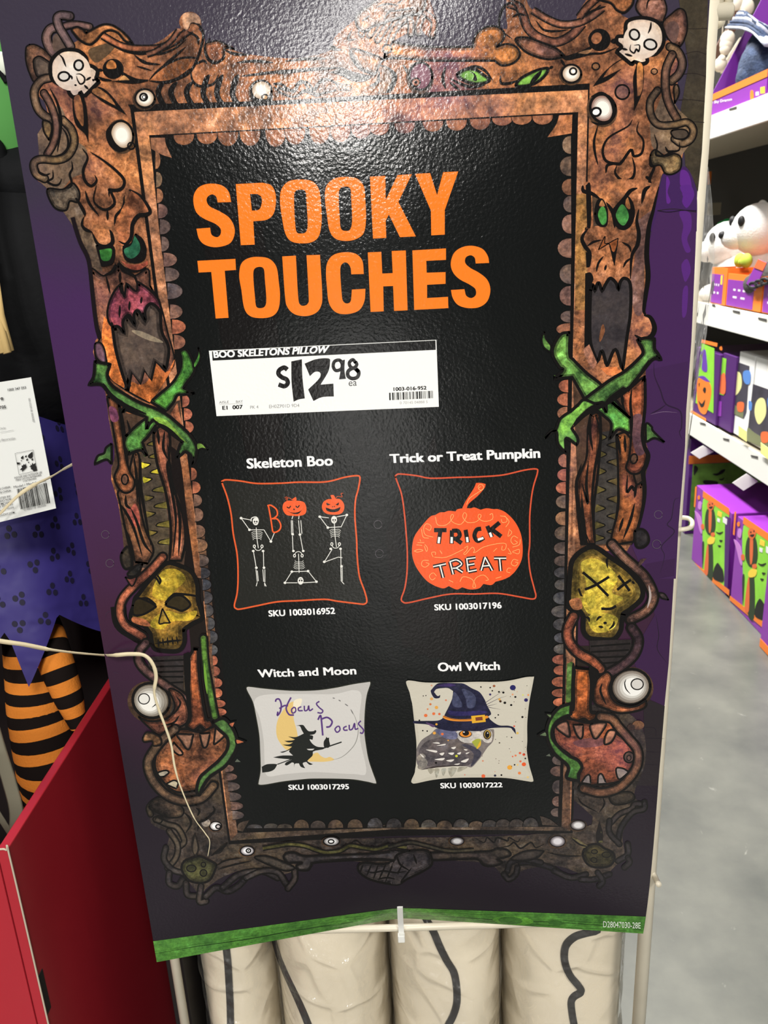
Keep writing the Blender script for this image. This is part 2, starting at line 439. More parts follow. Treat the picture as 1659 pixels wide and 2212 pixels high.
# the bare card: its dark printed ground, two faces and an edge
def card_mat():
    M, nt, b = newmat('printed_ground'); b.inputs['Roughness'].default_value = .15; b.inputs['Specular IOR Level'].default_value = .32
    tc = paper_bump(nt, b); k = nt.links.new
    mp = N(nt, 'ShaderNodeSeparateXYZ'); k(tc.outputs['Object'], mp.inputs[0])
    n = N(nt, 'ShaderNodeTexNoise', Scale=7.0, Detail=4.0); k(tc.outputs['Object'], n.inputs['Vector'])
    r = N(nt, 'ShaderNodeValToRGB'); e = r.color_ramp.elements
    mr = N(nt, 'ShaderNodeMapRange'); k(mp.outputs[2], mr.inputs[0]); mr.inputs[1].default_value = 0; mr.inputs[2].default_value = 1.14
    ad = N(nt, 'ShaderNodeMath', operation='MULTIPLY_ADD'); ad.inputs[1].default_value = .16; k(n.outputs[0], ad.inputs[0]); k(mr.outputs[0], ad.inputs[2])
    e[0].position = .10; e[0].color = (*lin((33, 27, 35)), 1); e[1].position = 1.0; e[1].color = (*lin((58, 52, 66)), 1)
    for p, c in ((.30, (36, 28, 38)), (.48, (62, 34, 56)), (.62, (68, 40, 76)), (.76, (68, 41, 84)), (.86, (58, 50, 68))):
        q = e.new(p); q.color = (*lin(c), 1)
    k(ad.outputs[0], r.inputs[0]); k(r.outputs[0], b.inputs['Base Color'])
    return M
mb = MB(); CM = card_mat(); WM = mat('white_card', (225, 222, 214), .7)
NX, NZ = 60, 110
def zat(j): return ZB + (ZT - ZB) * (j / NZ) ** 1.5
fr = [[card(SX0 + (SX1 - SX0) * i / NX, zat(j), 0) for i in range(NX + 1)] for j in range(NZ + 1)]
W_ = NX + 1
mb.add([p for r in fr for p in r], [(j * W_ + i, j * W_ + i + 1, (j + 1) * W_ + i + 1, (j + 1) * W_ + i) for j in range(NZ) for i in range(NX)], CM)
mb.add([p + Vector((0, .0025, 0)) for r in fr for p in r], [(j * W_ + i, (j + 1) * W_ + i, (j + 1) * W_ + i + 1, j * W_ + i + 1) for j in range(NZ) for i in range(NX)], WM)
rim = [(0, i) for i in range(NX)] + [(j, NX) for j in range(NZ)] + [(NZ, NX - i) for i in range(NX)] + [(NZ - j, 0) for j in range(NZ)]
rv = [fr[j][i] for j, i in rim]; nr = len(rv)
mb.add(rv + [p + Vector((0, .0025, 0)) for p in rv], [(i, i + nr, (i + 1) % nr + nr, (i + 1) % nr) for i in range(nr)], mat('card_edge', (74, 58, 78), .6))
mb.smooth = False
board = mb.build('board', poster)
board.data.polygons.foreach_set('use_smooth', [True] * len(board.data.polygons))

part('printed_brickwork', label='dull brown printed bricks and purple drips at the right border')
F('T3', '1080,-60* 1275,-60* 1262,500* 1235,980* 1210,1230* 1180,1150 1130,1060* 1100,700* 1150,420*', (64, 57, 46), .35)
F('T3', '1105,1070 1150,1090 1190,1180 1205,1290 1202,1484* 905,1484* 930,1330* 985,1120*', (62, 36, 84))
F('T3', '1100,1095 1140,1100 1165,1160 1170,1250 1140,1290 1130,1260 1110,1250 1115,1200 1095,1180|1010,1130 1030,1170 1015,1230 1035,1290 1010,1300 1005,1200', (92, 42, 128))
F('R1', '1040,10 1110,0 1140,60 1120,120 1085,160 1055,120 1060,70|1030,190 1110,195 1125,300 1095,380 1110,450 1070,430 1050,340 1060,280|1050,560 1090,520 1115,600 1080,680 1060,640|1060,740 1095,720 1085,900 1055,920', (86, 40, 124))
F('R1', '880,190* 1158,190* 1150,420* 1120,1100* 1080,1630* 795,1630* 800,1200* 850,1040* 800,900* 820,400*', (66, 38, 82))
F('R1', '1035,195 1110,195 1120,300 1090,380 1115,460 1080,470 1050,380 1062,280|1050,560 1090,520 1115,600 1080,680 1060,640|1060,740 1095,720 1085,900 1055,920', (84, 42, 116))
F('R2', '800,160* 1095,100* 1075,700* 1030,1250* 1010,1630* 800,1630* 700,1400* 790,1000*', (62, 36, 76))
F('R3', '790,60* 1005,20* 960,760* 930,1060* 800,1000* 700,700* 860,420*', (56, 32, 66))
F('R3', '780,1000* 932,1060* 885,1620* 700,1620* 790,1350*', (40, 34, 38))
SK('T3', '1090,180 1180,185 1270,182|1130,345 1200,330 1265,350|1085,480 1180,470 1260,490|1085,640 1170,640 1250,650|1165,780 1250,785|950,1350 1060,1340 1200,1360', 1.6, (40, 34, 32), None)
SK('R1', '880,180 960,190 1050,178 1155,180', 2.2, (34, 22, 40), None)
SK('R2', '855,110 860,200 900,300 940,400 1040,450 1050,560 1035,600 1055,650|940,405 890,440 830,470', 3.2, (44, 28, 52), 'b')
SK('R2', '830,475 920,455 1020,460', 1, (120, 100, 124), 'b')
SK('R2', '1035,1060 1000,1080 980,1200 950,1250 1000,1300 910,1400 930,1470 900,1590', 2.5, (44, 30, 52), 'b')
SK('R3', '870,420 890,560 880,660 950,760|780,1380 890,1385|790,1470 890,1475|760,1210 860,1215 870,1280|790,1285 930,1288', 1.4, (30, 24, 32), 'b')
SK('L3', '685,410 700,370 760,360|750,600 800,610 850,600|735,760 780,770', 1.2, (60, 44, 62), 'b')
SK('T1', '1220,80 1350,100|1270,60 1330,90', 1, (70, 66, 84), 'b')
done()

# ---- the printed frame of bones and creatures
part('printed_frame', label='rust-coloured printed frame of bones, eyes and creatures')
# silhouettes: top, left, right, bottom
F('X', '300,250* 287,245* 180,72 203,76 220,58 236,54 257,61 278,80 291,97 320,99 350,86 380,63 390,61 387,45 397,29 416,26 430,36 435,53 430,63 441,80 443,97 453,99 464,91 485,93 502,107 531,116 582,123 625,126 667,122 714,108 722,82 755,52 785,30 820,2 835,-20* 900,-30* 925,-12* 938,30 944,46 933,80 920,75 905,62 880,72 850,92 900,98 960,100 1021,101 1030,70 1055,56 1085,62 1096,60 1093,30 1095,-20* 1135,-20* 1142,12 1165,28 1206,43 1242,44 1250,25 1280,-20* 1365,-20* 1356,20 1343,32 1400,60* 1400,240* 1272,250* 1272,186*', RU, 1)
F('X', '128,112* 190,74* 292,243* 320,500* 345,700* 388,790* 405,1000* 440,1250* 400,1240* 280,1236* 262,1130* 255,1085* 240,1036* 241,1010* 250,985* 235,905* 228,850* 209,790* 201,760* 206,736* 217,722* 208,700* 199,640* 194,580* 187,555 175,525 165,500 155,468 145,445 120,445 106,430 100,405 70,380 66,355 76,343 110,340 100,230 75,190', RU, 1)
F('X', '1272,190* 1445,85* 1467,110 1478,128 1477,148 1464,172 1465,202 1457,226 1467,260 1490,262 1503,280 1498,303 1481,317 1474,337 1469,361 1454,375 1433,374 1424,398 1413,448 1404,500 1400,523 1397,600* 1392,676* 1405,685 1412,704 1408,725 1389,731 1395,800* 1392,944* 1402,980* 1395,1005* 1388,1020* 1390,1060* 1386,1100* 1371,1158* 1355,1190* 1240,1190* 1222,1000* 1228,700*', RU, 1)
F('X', '497,1815* 480,1600* 460,1440* 400,1420* 330,1540* 345,1600* 320,1640* 318,1690* 350,1720* 330,1742* 325,1775 345,1790 365,1800 360,1830 352,1850 380,1880 400,1895 430,1930 450,1915 480,1895 520,1880 540,1878 600,1890 640,1880 680,1866 780,1862 800,1890 850,1895 870,1870 900,1858 1000,1860 1060,1868 1090,1895 1110,1900 1130,1880 1200,1870 1260,1890 1300,1905 1320,1880 1340,1860 1350,1850 1345,1800 1370,1760 1390,1740 1370,1715 1395,1640 1380,1560 1300,1520 1230,1560 1220,1700 1233,1795', RD, .9)
# duller column ground down the left
F('L1', '335,20* 560,90* 600,200 585,280 650,340 700,440 720,560* 745,650* 690,700* 650,600* 620,510 545,330', RG, .8)
F('L1', '650,600* 850,640* 790,760 770,940* 700,1060* 660,800*', (128, 90, 74), .8)
F('T0', '640,1180 760,1360 850,1560 960,1660 980,1780 930,1940* 800,2000 700,2120* 540,2120* 360,1960* 440,1800* 420,1500*', RG, .7)
F('T3', '1000,560* 1085,700* 1180,790* 1180,900* 1100,1000* 930,960 900,800*', RG, .7)
F('T0', '990,560 1200,480* 1300,520* 1180,640 1060,700', (84, 66, 52), .6)
F('R1', '740,220* 850,230* 815,400 800,560 790,880* 720,700 720,500', (112, 80, 76), .8)
F('R2', '285,440* 350,500* 340,1380* 230,1400* 245,640*', (140, 92, 66), 1)
F('X', '400,1245* 445,1250* 470,1440* 480,1560* 440,1560* 415,1440*', (30, 24, 22), 0)
F('X', '1232,1395* 1300,1395* 1290,1440* 1230,1440*', (40, 32, 28), 0)
done()

part('printed_molding', label='flat tan printed molding around the black panel')
F('X', '282,235* 276,226* 500,220* 700,214* 860,205* 1000,196* 1272,180* 1272,196* 800,222* 500,236* 294,243*', K, sharp=True)
F('X', '281,234* 1274,180* 1237,1800* 494,1824*', K, sharp=True)
F('X', '290,242* 1270,194* 1248,242* 323,292*|290,242* 323,292* 343,490* 407,1006* 514,1799* 498,1816*|1270,194* 1232,1795* 1211,1784* 1222,1400* 1240,600* 1248,242*|498,1816* 514,1799* 850,1782* 1211,1784* 1232,1795* 860,1791*', RT, .9, sharp=True)
F('X', '498,1816* 514,1799* 850,1782* 1211,1784* 1232,1795* 860,1791*', (84, 70, 60), .9, sharp=True)
F('X', '424,1140* 440,1140* 514,1799* 498,1816*|1216,1500* 1222,1400* 1230,1500* 1232,1795* 1211,1784*', (104, 76, 60), .9, sharp=True)
done()

part('black_panel', label='plain black middle panel')
F('X', '322,292* 1249,242* 1213,1786* 524,1799* 513,1799*', K, sharp=True)
F('X', '337,300* 1238,254* 1204,1776* 526,1788*', (16, 18, 18), sharp=True)
done()

# scalloped trim inside the molding: each tooth is a flap of its own colour
part('printed_scallops', label='printed teeth down both sides of the black panel')
def lerp(t, y):
    for (a, b), (c, d) in zip(t, t[1:]):
        if y <= c: return b + (d - b) * (y - a) / (c - a)
    return t[-1][1]
LB = [(280, 333), (423, 339), (527, 349), (739, 376), (866, 394), (1024, 413), (1238, 434), (1404, 458), (1538, 470), (1660, 487), (1780, 505)]
RB = [(280, 1233), (536, 1234), (739, 1231), (863, 1226), (1054, 1222), (1238, 1219), (1402, 1217), (1517, 1214), (1642, 1211), (1780, 1204)]
def tooth(bx, by, tx, ty, hw, c, side):
    d = Vector((tx - bx, ty - by, 0)); nn = Vector((-d.y, d.x, 0)).normalized() * hw; b = Vector((bx, by, 0)); p = []
    for i in range(11):
        a = math.pi * i / 10; p.append(b + nn * math.cos(a) + d * (math.sin(a) ** .85))
    art.poly(p, ink(c, .8)); ribbon(p, 1.6, ink(K), None)
def tcol(y, k):
    if y < 430: return random.choice([(122, 98, 82), (140, 96, 72)])
    if y < 700: return random.choice([(112, 92, 86), (98, 84, 84), (124, 92, 84)])
    if y < 1060: return random.choice([(176, 104, 78), (160, 96, 72), (150, 100, 78)])
    if y < 1230: return random.choice([(118, 88, 74), (104, 86, 78), (128, 94, 74)])
    if y < 1420: return random.choice([(78, 74, 76), (92, 86, 82), (70, 70, 76)])
    if y < 1640: return random.choice([(172, 100, 76), (150, 88, 70)])
    return random.choice([(96, 82, 78), (110, 84, 76)])
for ys, xs, base in (([346, 388, 423, 456, 490, 527, 561, 593, 629, 673, 706, 739, 866, 895, 923, 1024, 1053, 1081, 1112, 1148, 1178, 1211, 1238, 1263, 1291, 1319, 1347, 1376, 1404, 1427, 1450, 1475, 1497, 1520, 1538, 1660, 1678, 1699, 1721, 1741, 1761],
                      [347, 351, 353, 363, 369, 366, 383, 388, 395, 395, 402, 401, 410, 416, 419, 426, 434, 437, 440, 444, 449, 452, 455, 457, 460, 462, 465, 471, 471, 471, 476, 481, 481, 488, 490, 506, 513, 519, 522, 526, 528], LB),
                     ([313, 359, 404, 441, 484, 536, 592, 639, 684, 711, 834, 863, 893, 995, 1026, 1054, 1084, 1120, 1152, 1184, 1212, 1237, 1263, 1292, 1321, 1349, 1378, 1402, 1425, 1448, 1473, 1497, 1517, 1642, 1666, 1700, 1731, 1755],
                      [1214, 1209, 1213, 1216, 1213, 1204, 1208, 1208, 1210, 1201, 1206, 1203, 1203, 1205, 1203, 1200, 1200, 1199, 1197, 1196, 1196, 1196, 1197, 1194, 1190, 1194, 1196, 1195, 1192, 1195, 1191, 1191, 1194, 1192, 1188, 1192, 1192, 1189], RB)):
    for i, (y, x) in enumerate(zip(ys, xs)):
        up = y - ys[i - 1] if i else 40; dn = ys[i + 1] - y if i < len(ys) - 1 else 20
        hw = min(up, dn, 44) * .5
        tooth(lerp(base, y), y, x, y, hw, tcol(y, i), 0)
done(); part('printed_scallops', label='printed teeth along the top of the black panel')
for x, y in ((397, 314), (447, 312), (492, 316), (540, 316), (595, 318), (637, 313), (690, 312), (735, 308), (780, 300), (819, 293), (874, 289), (935, 285), (986, 283), (1037, 281), (1085, 272), (1127, 270), (1172, 270)):
    b = 298 - (x - 322) * .0535 - 3; tooth(x, b, x + 1, y, 23, (150, 98, 72), 0)
done(); part('printed_scallops', label='dark printed teeth along the bottom of the black panel')
for x, y in ((550, 1780), (586, 1778), (615, 1779), (651, 1770), (687, 1772), (725, 1770), (767, 1769), (810, 1766), (851, 1767), (889, 1768), (926, 1770), (960, 1772), (996, 1769), (1029, 1773), (1058, 1771), (1087, 1769), (1116, 1769), (1146, 1766)):
    tooth(x, 1789 - (x - 550) * .006, x, y, 17, random.choice([(70, 62, 58), (62, 58, 58), (80, 66, 56)]), 0)
F('T1', '770,705* 845,705* 850,740 880,808* 825,790 775,762*', (140, 96, 76), .8); F('T3', '320,740* 405,735* 400,855* 245,880* 300,800', (168, 108, 74), .9)
F('B2', '585,395* 600,355 660,335* 620,405*', (80, 66, 56), .8); F('B3', '985,370* 890,365* 875,310* 930,330', (70, 60, 54), .8)
F('R3', '100,1415* 122,1395* 110,1405|95,1410* 120,1395* 130,1415*', (90, 96, 84)); F('L3', '1530,1345* 1545,1325* 1568,1345*', (90, 96, 84))
done()

part('printed_tentacles', label='tangled printed tentacles at the top left corner')
# top left tangle
FO('T0', '290,540 325,500* 390,500 480,545 560,620 600,700* 560,900 400,930 330,820 290,680', (124, 88, 72), 3)
FO('T0', '375,720 380,660 430,630 480,645 560,700* 560,830* 430,860 390,800', (92, 78, 70), 3, .6)
TB('T0', '640,300 560,330 520,420 560,540 620,610', 17, (118, 92, 92), mt=.6)
F('T0', '590,450 600,400 650,380 740,470* 760,520* 620,580 590,520', (88, 72, 66), .5)
TB('T0', '700,300 800,275 900,280 1000,300', 12, (122, 92, 88), mt=.6)
TB('T0', '780,180 690,170 640,200 660,300 730,420 790,520', 15, (124, 100, 100), mt=.5)
FO('T0', '800,330 860,300 930,330 960,370* 1050,320 1150,275 1250,280 1340,330 1420,400 1490,490* 1400,460 1320,370 1230,340 1150,370 1080,450 1020,495 960,490 880,440 830,380', RU, 4, 1)
TB('T0', '1150,400 1250,460 1350,510 1480,540 1659,545', 11, (150, 92, 70), cap=False)
TB('T0', '1659,545 1800,530 1960,460 2060,380 2140,330', 11, (150, 92, 66), cap=False)
SK('T0', '1120,420 1250,500 1400,570 1550,600 1659,595 1800,600 1960,540 2080,440', 4.5)
SK('T0', '1500,610 1560,660 1640,690|1530,740 1600,760 1700,790', 3)
TB('T0', '2000,340 1900,470 1750,570 1640,610', 8, (138, 90, 70), mt=.8, cap=False)
done(); part('printed_tentacles', label='tangled printed tentacles down the upper left corner')
# left tangle
TB('T0', '560,870 460,900 390,1000 390,1110 440,1240 560,1340', 14, (118, 94, 76), mt=.7)
FO('T0', '480,1350 560,1370 580,1450 550,1570* 490,1470', (122, 98, 66), 3)
TB('T0', '490,1040 560,1160 620,1330 630,1480 590,1620 530,1720', 12, (124, 90, 76), mt=.8)
TB('T0', '700,1340 800,1450 830,1600 760,1740 640,1790 480,1780 400,1800 375,1860 410,1950 500,2000', 13, (128, 102, 74), mt=.8)
SK('T0', '560,990 640,1150 680,1330 670,1500 640,1700', 5); SK('T0', '690,1420 750,1520 760,1640 700,1720 600,1750', 4)
FO('T0', '540,2110 540,2200 620,2330 740,2350 780,2250 870,2260 890,2160 850,2080 800,2050 700,2120', (112, 98, 84), 3.5)
SK('T0', '800,1800 810,1880 780,1950 800,2030 790,2090 730,2110|590,1900 590,1990 530,2030 600,2070 660,2060 690,2000|430,1880 440,1930 500,1960 560,1940', 4)
done(); part('printed_tentacles', label='tangled printed tentacles in the top right corner')
# right tangle
FO('T3', '815,60 830,-20* 990,-20* 1010,60 985,140* 900,150*', (124, 86, 78), 3); SK('T3', '880,60 890,10 920,-20', 3)
FO('T3', '985,150 1040,90 1090,55 1130,80 1142,180 1120,260 1095,300* 1020,250', (116, 80, 70), 3)
F('T3', '1000,170 1050,135 1085,160 1085,220 1060,275 1020,240', (94, 70, 66), .5)
TB('T3', '1030,300 1080,330 1110,400 1090,470 1040,520', 14, (118, 92, 70), mt=.8)
TB('T3', '1045,350 1010,430 1000,520 1010,620 1040,700 1075,760', 14, (120, 88, 72), mt=.8)
FO('T3', '1055,560 1080,545 1090,600 1062,665*', (120, 92, 66), 3)
TB('T3', '950,580 905,650 910,740 960,800 1060,800 1140,785 1180,830 1165,890 1110,920 1060,890', 12, (112, 90, 72), mt=.8)
FO('T3', '1040,840 1120,830 1150,860 1120,890 1060,885', (70, 60, 54), 3, .4)
FO('T3', '905,1000 935,960 1000,1000 1060,985 1100,1010 1098,1080 1050,1115 1000,1110 970,1060 920,1060', (142, 116, 82), 3)
SK('T3', '930,860 950,930 940,990 990,1000 1040,975 1090,960 1090,910|1000,940 1020,970 1060,965', 4)
done(); part('printed_tentacles', label='printed swirls at the top right')
TB('T3', '-10,20 60,45 90,100 120,180 190,240 300,270 400,225 470,150', 15, (142, 92, 74), cap=False)
TB('T3', '150,65 240,120 330,155 430,150 520,110 600,50', 12, (160, 106, 84), cap=False)
TB('T3', '450,110 500,45 560,-10', 12, (150, 96, 72), cap=False)
FO('T3', '560,-10 650,20 690,65 740,80 790,30 800,-20*', (172, 108, 68), 4)
SK('T3', '170,130 220,190 300,200 380,190|480,90 560,60 620,40', 4)
FO('T3', '40,250 110,240 200,270 300,310 360,362* 250,380 140,350 80,310', (134, 90, 76), 4)
SK('T3', '20,250 -60,180 -50,70 0,20 40,40 60,90|20,110 60,90 110,100', 4.5)
done(); part('printed_tentacles', label='dark printed tentacles in the bottom left corner')
for c_, l in (((86, 74, 58), '1010,330 930,360 890,400 900,440'), ((82, 72, 62), '930,470 1000,500 1060,520 1100,600 1060,640'), ((80, 70, 60), '1010,540 1060,620 1050,700 1000,760'),
              ((66, 60, 58), '990,640 980,710 1030,770 1090,790'), ((54, 48, 48), '1010,790 1010,850 1060,870 1090,830'), ((58, 52, 52), '1110,850 1120,920 1180,930'),
              ((64, 56, 56), '1200,870 1190,960 1230,960'), ((56, 50, 52), '1230,930 1290,880 1360,900 1420,870 1460,830'), ((60, 54, 54), '1330,880 1430,800 1560,780 1659,820')):
    TB('B1', l, 9, c_, 3, .7)
FO('B1', '890,400 920,350 1000,340 1090,400 1085,450 1010,460 940,430', (86, 70, 58), 3)
SK('B1', '925,480 940,450 970,460 960,490 920,490', 3)
TB('B2', '640,680 740,640 830,650 880,720', 9, (60, 54, 54), 3, .7); TB('B2', '930,640 930,690 890,745', 9, (66, 58, 56), 3, .7)
FO('B2', '690,560 760,550 850,580 930,620 880,640 790,610', (62, 56, 54), 3, .7)
done(); part('printed_tentacles', label='dark printed tentacles in the bottom right corner')
for c_, l in (((52, 46, 48), '1480,240 1440,240 1420,270 1350,300 1300,350'), ((46, 42, 46), '1500,230 1495,270 1430,290 1360,380 1340,470'), ((44, 40, 44), '1400,480 1400,540 1340,580'), ((44, 40, 42), '1290,340 1290,410 1350,480'),
              ((42, 38, 42), '760,590 830,590 940,620 1000,660'), ((46, 42, 44), '680,640 700,590 780,570 880,590'), ((48, 44, 46), '660,660 690,690 730,660 740,620'), ((44, 40, 44), '960,640 1060,680 1150,660'),
              ((42, 38, 42), '1120,690 1200,690 1290,660'), ((46, 42, 46), '1220,650 1250,700 1230,730'), ((38, 34, 38), '1380,620 1410,590 1400,560')):
    TB('B3', l, 8, c_, 3, .6)
FO('B3', '700,570 760,530 830,515 900,520* 860,560 780,580', (56, 50, 48), 3, .6)
FO('B3', '1290,190 1350,170 1420,170 1440,210 1380,240 1310,240', (60, 52, 46), 3, .7)
done()

part('printed_bones', label='long printed bones and knobs along the top')
# top bone, knobs and ribs
FO('T2', '380,250 545,300* 560,205* 640,225 800,240 1000,240* 1005,200 1030,160 1080,135 1130,140 1160,170 1150,210 1120,240 1170,225 1220,240 1240,280 1210,320 1150,335 1110,310* 800,310 560,300 500,380* 420,350', (184, 118, 70), 4)
FO('T1', '1050,230 1080,215 1120,210 1160,230 1200,250* 1150,250 1145,300 1100,320 1060,300', (176, 110, 78), 3)
SK('T1', '1075,195 1050,230 1055,280 1090,320 1130,310 1145,280|1150,255 1200,275 1280,280|1210,320 1300,312 1400,320|1230,390 1400,370 1659,345', 5)
SK('T2', '0,378 150,358 330,345|40,312 150,300 250,300|260,240 300,240|270,250 330,255', 5)
F('T2', '265,370* 330,345* 400,370 470,385 480,395 440,418 380,415 330,390', K)
SK('T2', '365,235 375,290 410,340 480,380 500,385|380,150 360,200 400,200|420,190 440,160 420,130', 4)
F('T2', '520,330* 560,340 610,380 600,440 575,475* 510,480* 540,420 560,390', K); F('T2', '530,340* 560,350 585,395 570,440 550,475* 520,480* 530,400', (120, 88, 68), .8)
SK('T2', '470,440 510,420 520,360|640,330 670,380 680,440|860,340 845,400 860,455', 6)
done(); part('printed_hand', label='skeletal printed hand over the top of the frame')
for l in ('510,40 470,90 430,150 430,175', '560,30 520,100 470,180', '600,60 560,130 510,205', '660,90 600,150 555,255', '640,20 700,40 740,70 720,130 720,165', '700,30 760,70 800,110 790,180', '650,40 680,110 680,170'):
    TB('T2', l, 9, (166, 112, 80), 3, .9)
FO('T2', '400,90 480,20 540,-30* 760,-30* 740,60 650,80 560,110 500,130 430,160', (168, 112, 78), 4)
SK('T2', '500,40 560,20 620,30|560,60 640,50 700,40|610,20 640,0|430,110 470,80|540,100 570,60 600,40', 4)
EL('T2', 560, 250, 22, 20, (190, 130, 90), 0, .6, 4)
done(); part('printed_ribs', label='printed rib hoops at the top left')
for x in (800, 865, 945, 1030, 1100, 1180):
    b = 552 - (x - 800) * .05
    F('T1', f'{x+15},{430 if x<1000 else 400} {x-5},{470} {x+10},{520} {x+30},{b}* {x+62},{b-2}* {x+38},{510} {x+25},{470} {x+45},{420 if x<1000 else 385}', K)
SK('T1', '770,415 850,425 920,400 970,370 1010,300 1040,190 1020,130 980,115 965,140|975,350 985,410 1020,440 1090,430 1120,380|1000,330 1040,310 1060,325|960,160 1010,190 1015,230|830,345 800,390 780,415|920,295 1005,295|690,285 740,320 820,330|830,340 880,300 950,240', 4.5)
F('T1', '760,415* 790,380 850,330 920,300 990,300 960,360 900,400 840,420', (176, 108, 66), 1); SK('T1', '762,413 800,370 860,325 930,298 1000,298|762,413 840,420 910,400 975,350', 4.5)
F('T1', '935,75 980,65 1020,85 1025,120 980,115 960,150 940,140', (196, 150, 120), .8)
SK('T1', '1400,430 1440,430 1480,460 1510,465 1520,430 1550,415 1575,450 1600,460 1625,430 1659,410', 4, K, None); SK('T1', '1400,445 1450,480 1510,495 1560,470 1620,490 1659,470', 3, K, None)
SK('T2', '0,445 40,460 90,460 110,430 150,420 190,460 220,410 270,410 320,440', 4, K, None); SK('T2', '0,470 80,495 140,460 210,480 300,460', 3, K, None)
EL('T2', 325, 445, 18, 16, (150, 110, 84), 0, .5, 2); EL('T2', 345, 445, 17, 15, (150, 110, 84), 0, .5, 2); EL('T2', 363, 448, 15, 14, (150, 110, 84), 0, .5, 2)
done(); part('printed_bones', label='dark printed bones and hand along the bottom')
FO('B2', '865,560 880,535 930,530 990,550 1100,545 1300,540 1450,530 1540,520 1640,520* 1640,590* 1500,575 1300,575 1060,590 1030,610 1010,635 960,635 940,610 975,590 930,590 890,590', (66, 60, 60), 4, .8)
FO('B3', '170,540 220,530 350,525 480,525 580,520 620,505 680,515 700,545 660,560 620,570 650,590 600,610 540,605 500,570 400,570 200,575', (62, 54, 52), 4, .8)
FO('B2', '1540,545 1600,520* 1700,515 1740,540 1750,600 1700,640 1600,690 1550,720 1480,715 1380,690 1320,650 1310,610 1350,590 1450,600 1520,580', (66, 60, 62), 4, .7)
for l in ('1340,600 1320,650|1390,600 1360,670|1430,600 1400,690|1480,590 1430,700|1530,570 1470,710|1580,590 1510,720|1630,620 1560,710|1350,640 1400,650 1460,640 1540,650 1600,640|1420,690 1480,680 1540,690',): SK('B2', l, 3)
SK('B2', '1540,540 1560,600 1620,640|1640,540 1660,600', 3.5)
SK('B2', '1070,575 1300,565 1480,565|1260,480 1300,460 1350,500', 2)
TB('B2', '740,505 830,490 900,480 990,490 1060,515 1120,530 1200,520 1260,490 1330,500 1420,510 1500,490 1600,500', 6.5, (84, 80, 46), 2.5, .8, False)
TB('B3', '-30,500 40,480 110,470 200,490 330,520 480,515', 5.5, (58, 54, 46), 2.5, .6, False)
SK('B3', '480,440 540,470 560,440 600,470 620,440 680,460 690,440 740,465 760,440|640,500 690,490 720,470 760,505 820,470 850,500 900,480', 3)
done()

part('printed_eyeball')
EYE_('T1', 742, 503, 50, 47, 0, 4); EL('T1', 735, 497, 18, 18, (236, 232, 222), 0, 0, 4.5); EL('T1', 737, 497, 8, 9, (250, 250, 248), 0, 0, 2)
EYE_('T1', 1338, 462, 52, 50, 0, 4.5); SK('T1', '1290,480 1300,510 1340,520 1380,515 1395,480', 7, K); EL('T1', 1357, 498, 16, 14, (200, 160, 120), 0, 0, 3.5)
EYE_('T0', 1362, 1512, 128, 160, -12, 5); SK('T0', '1270,1380 1215,1480 1250,1600 1330,1670 1420,1670', 11, K); EL('T0', 1468, 1632, 38, 38, None, 0, 0, 3.5)
EYE_('T2', 1503, 377, 50, 46, 0, 5); EL('T2', 1512, 365, 17, 17, (225, 215, 200), 0, 0, 4); EL('T2', 1514, 365, 8, 8, (250, 250, 250))
EYE_('T3', 600, 695, 80, 92, -20, 6, (122, 84, 72)); EL('T3', 557, 718, 30, 26, (240, 240, 238), -20, 0, 5); SK('T3', '525,620 590,595 650,640 672,720 640,780 570,795 525,780', 6, K)
EYE_('L3', 985, 945, 122, 112, 20, 6, (108, 98, 84), (238, 236, 228), off=(-.2, .2)); EL('L3', 938, 934, 36, 34, (226, 224, 216), 0, 0, 2.2); SK('L3', '1010,910 1020,960 990,990', 2)
EYE_('R3', 693, 925, 138, 125, -10, 6, (104, 92, 80), (236, 234, 228), off=(.2, 0)); EL('R3', 738, 906, 43, 38, (206, 202, 196), 0, 0, 2.6); SK('R3', '660,870 650,900 660,940 690,975', 2)
EYE_('B1', 1288, 510, 36, 27, 0, 3, (150, 140, 136), (250, 250, 250)); EL('B1', 1303, 513, 14, 12, (190, 180, 180), 0, 0, 3)
EL('B1', 1230, 490, 26, 24, (150, 140, 132), 0, .8, 0)
EYE_('B1', 1477, 658, 42, 28, 0, 3, (120, 112, 116), (244, 244, 246)); EL('B1', 1484, 657, 13, 11, (230, 230, 230), 0, 0, 3); EL('B1', 1484, 657, 4, 4, K)
EYE_('B2', 1150, 463, 48, 26, 0, 3, (110, 104, 104), (228, 228, 228)); EL('B2', 1148, 464, 17, 11, (230, 230, 230), 0, 0, 2.8)
EYE_('B3', 380, 462, 42, 24, 0, 2, (60, 54, 56), (196, 194, 196)); EYE_('B3', 1103, 367, 46, 29, 0, 2, (70, 62, 62), (216, 214, 214)); EYE_('B3', 980, 463, 46, 33, 0, 2, (88, 80, 84), (214, 210, 214))
EYE_('T2', 732, 390, 58, 70, 0, 5, (124, 84, 98), (140, 96, 110)); EL('T2', 707, 421, 22, 21, (170, 110, 80), 0, .5, 3.5); EL('T2', 707, 421, 8, 8, K)
done(); part('printed_ornament', label='round black printed ornament beside the left skull'); EL('T0', 1265, 770, 118, 112, K); F('T0', '1190,730 1215,685 1260,675 1295,710 1300,760 1250,770 1200,765', (176, 112, 66), 1)
F('T0', '1370,800* 1440,840 1540,880 1659,890* 1659,905* 1560,930 1440,935 1300,915 1200,900* 1290,905 1350,880', K); F('T0', '1330,900* 1370,850 1400,850 1450,895*', (190, 140, 90), .7)
SK('T0', '1090,780 1150,785|1100,860 1160,890 1250,900', 5)
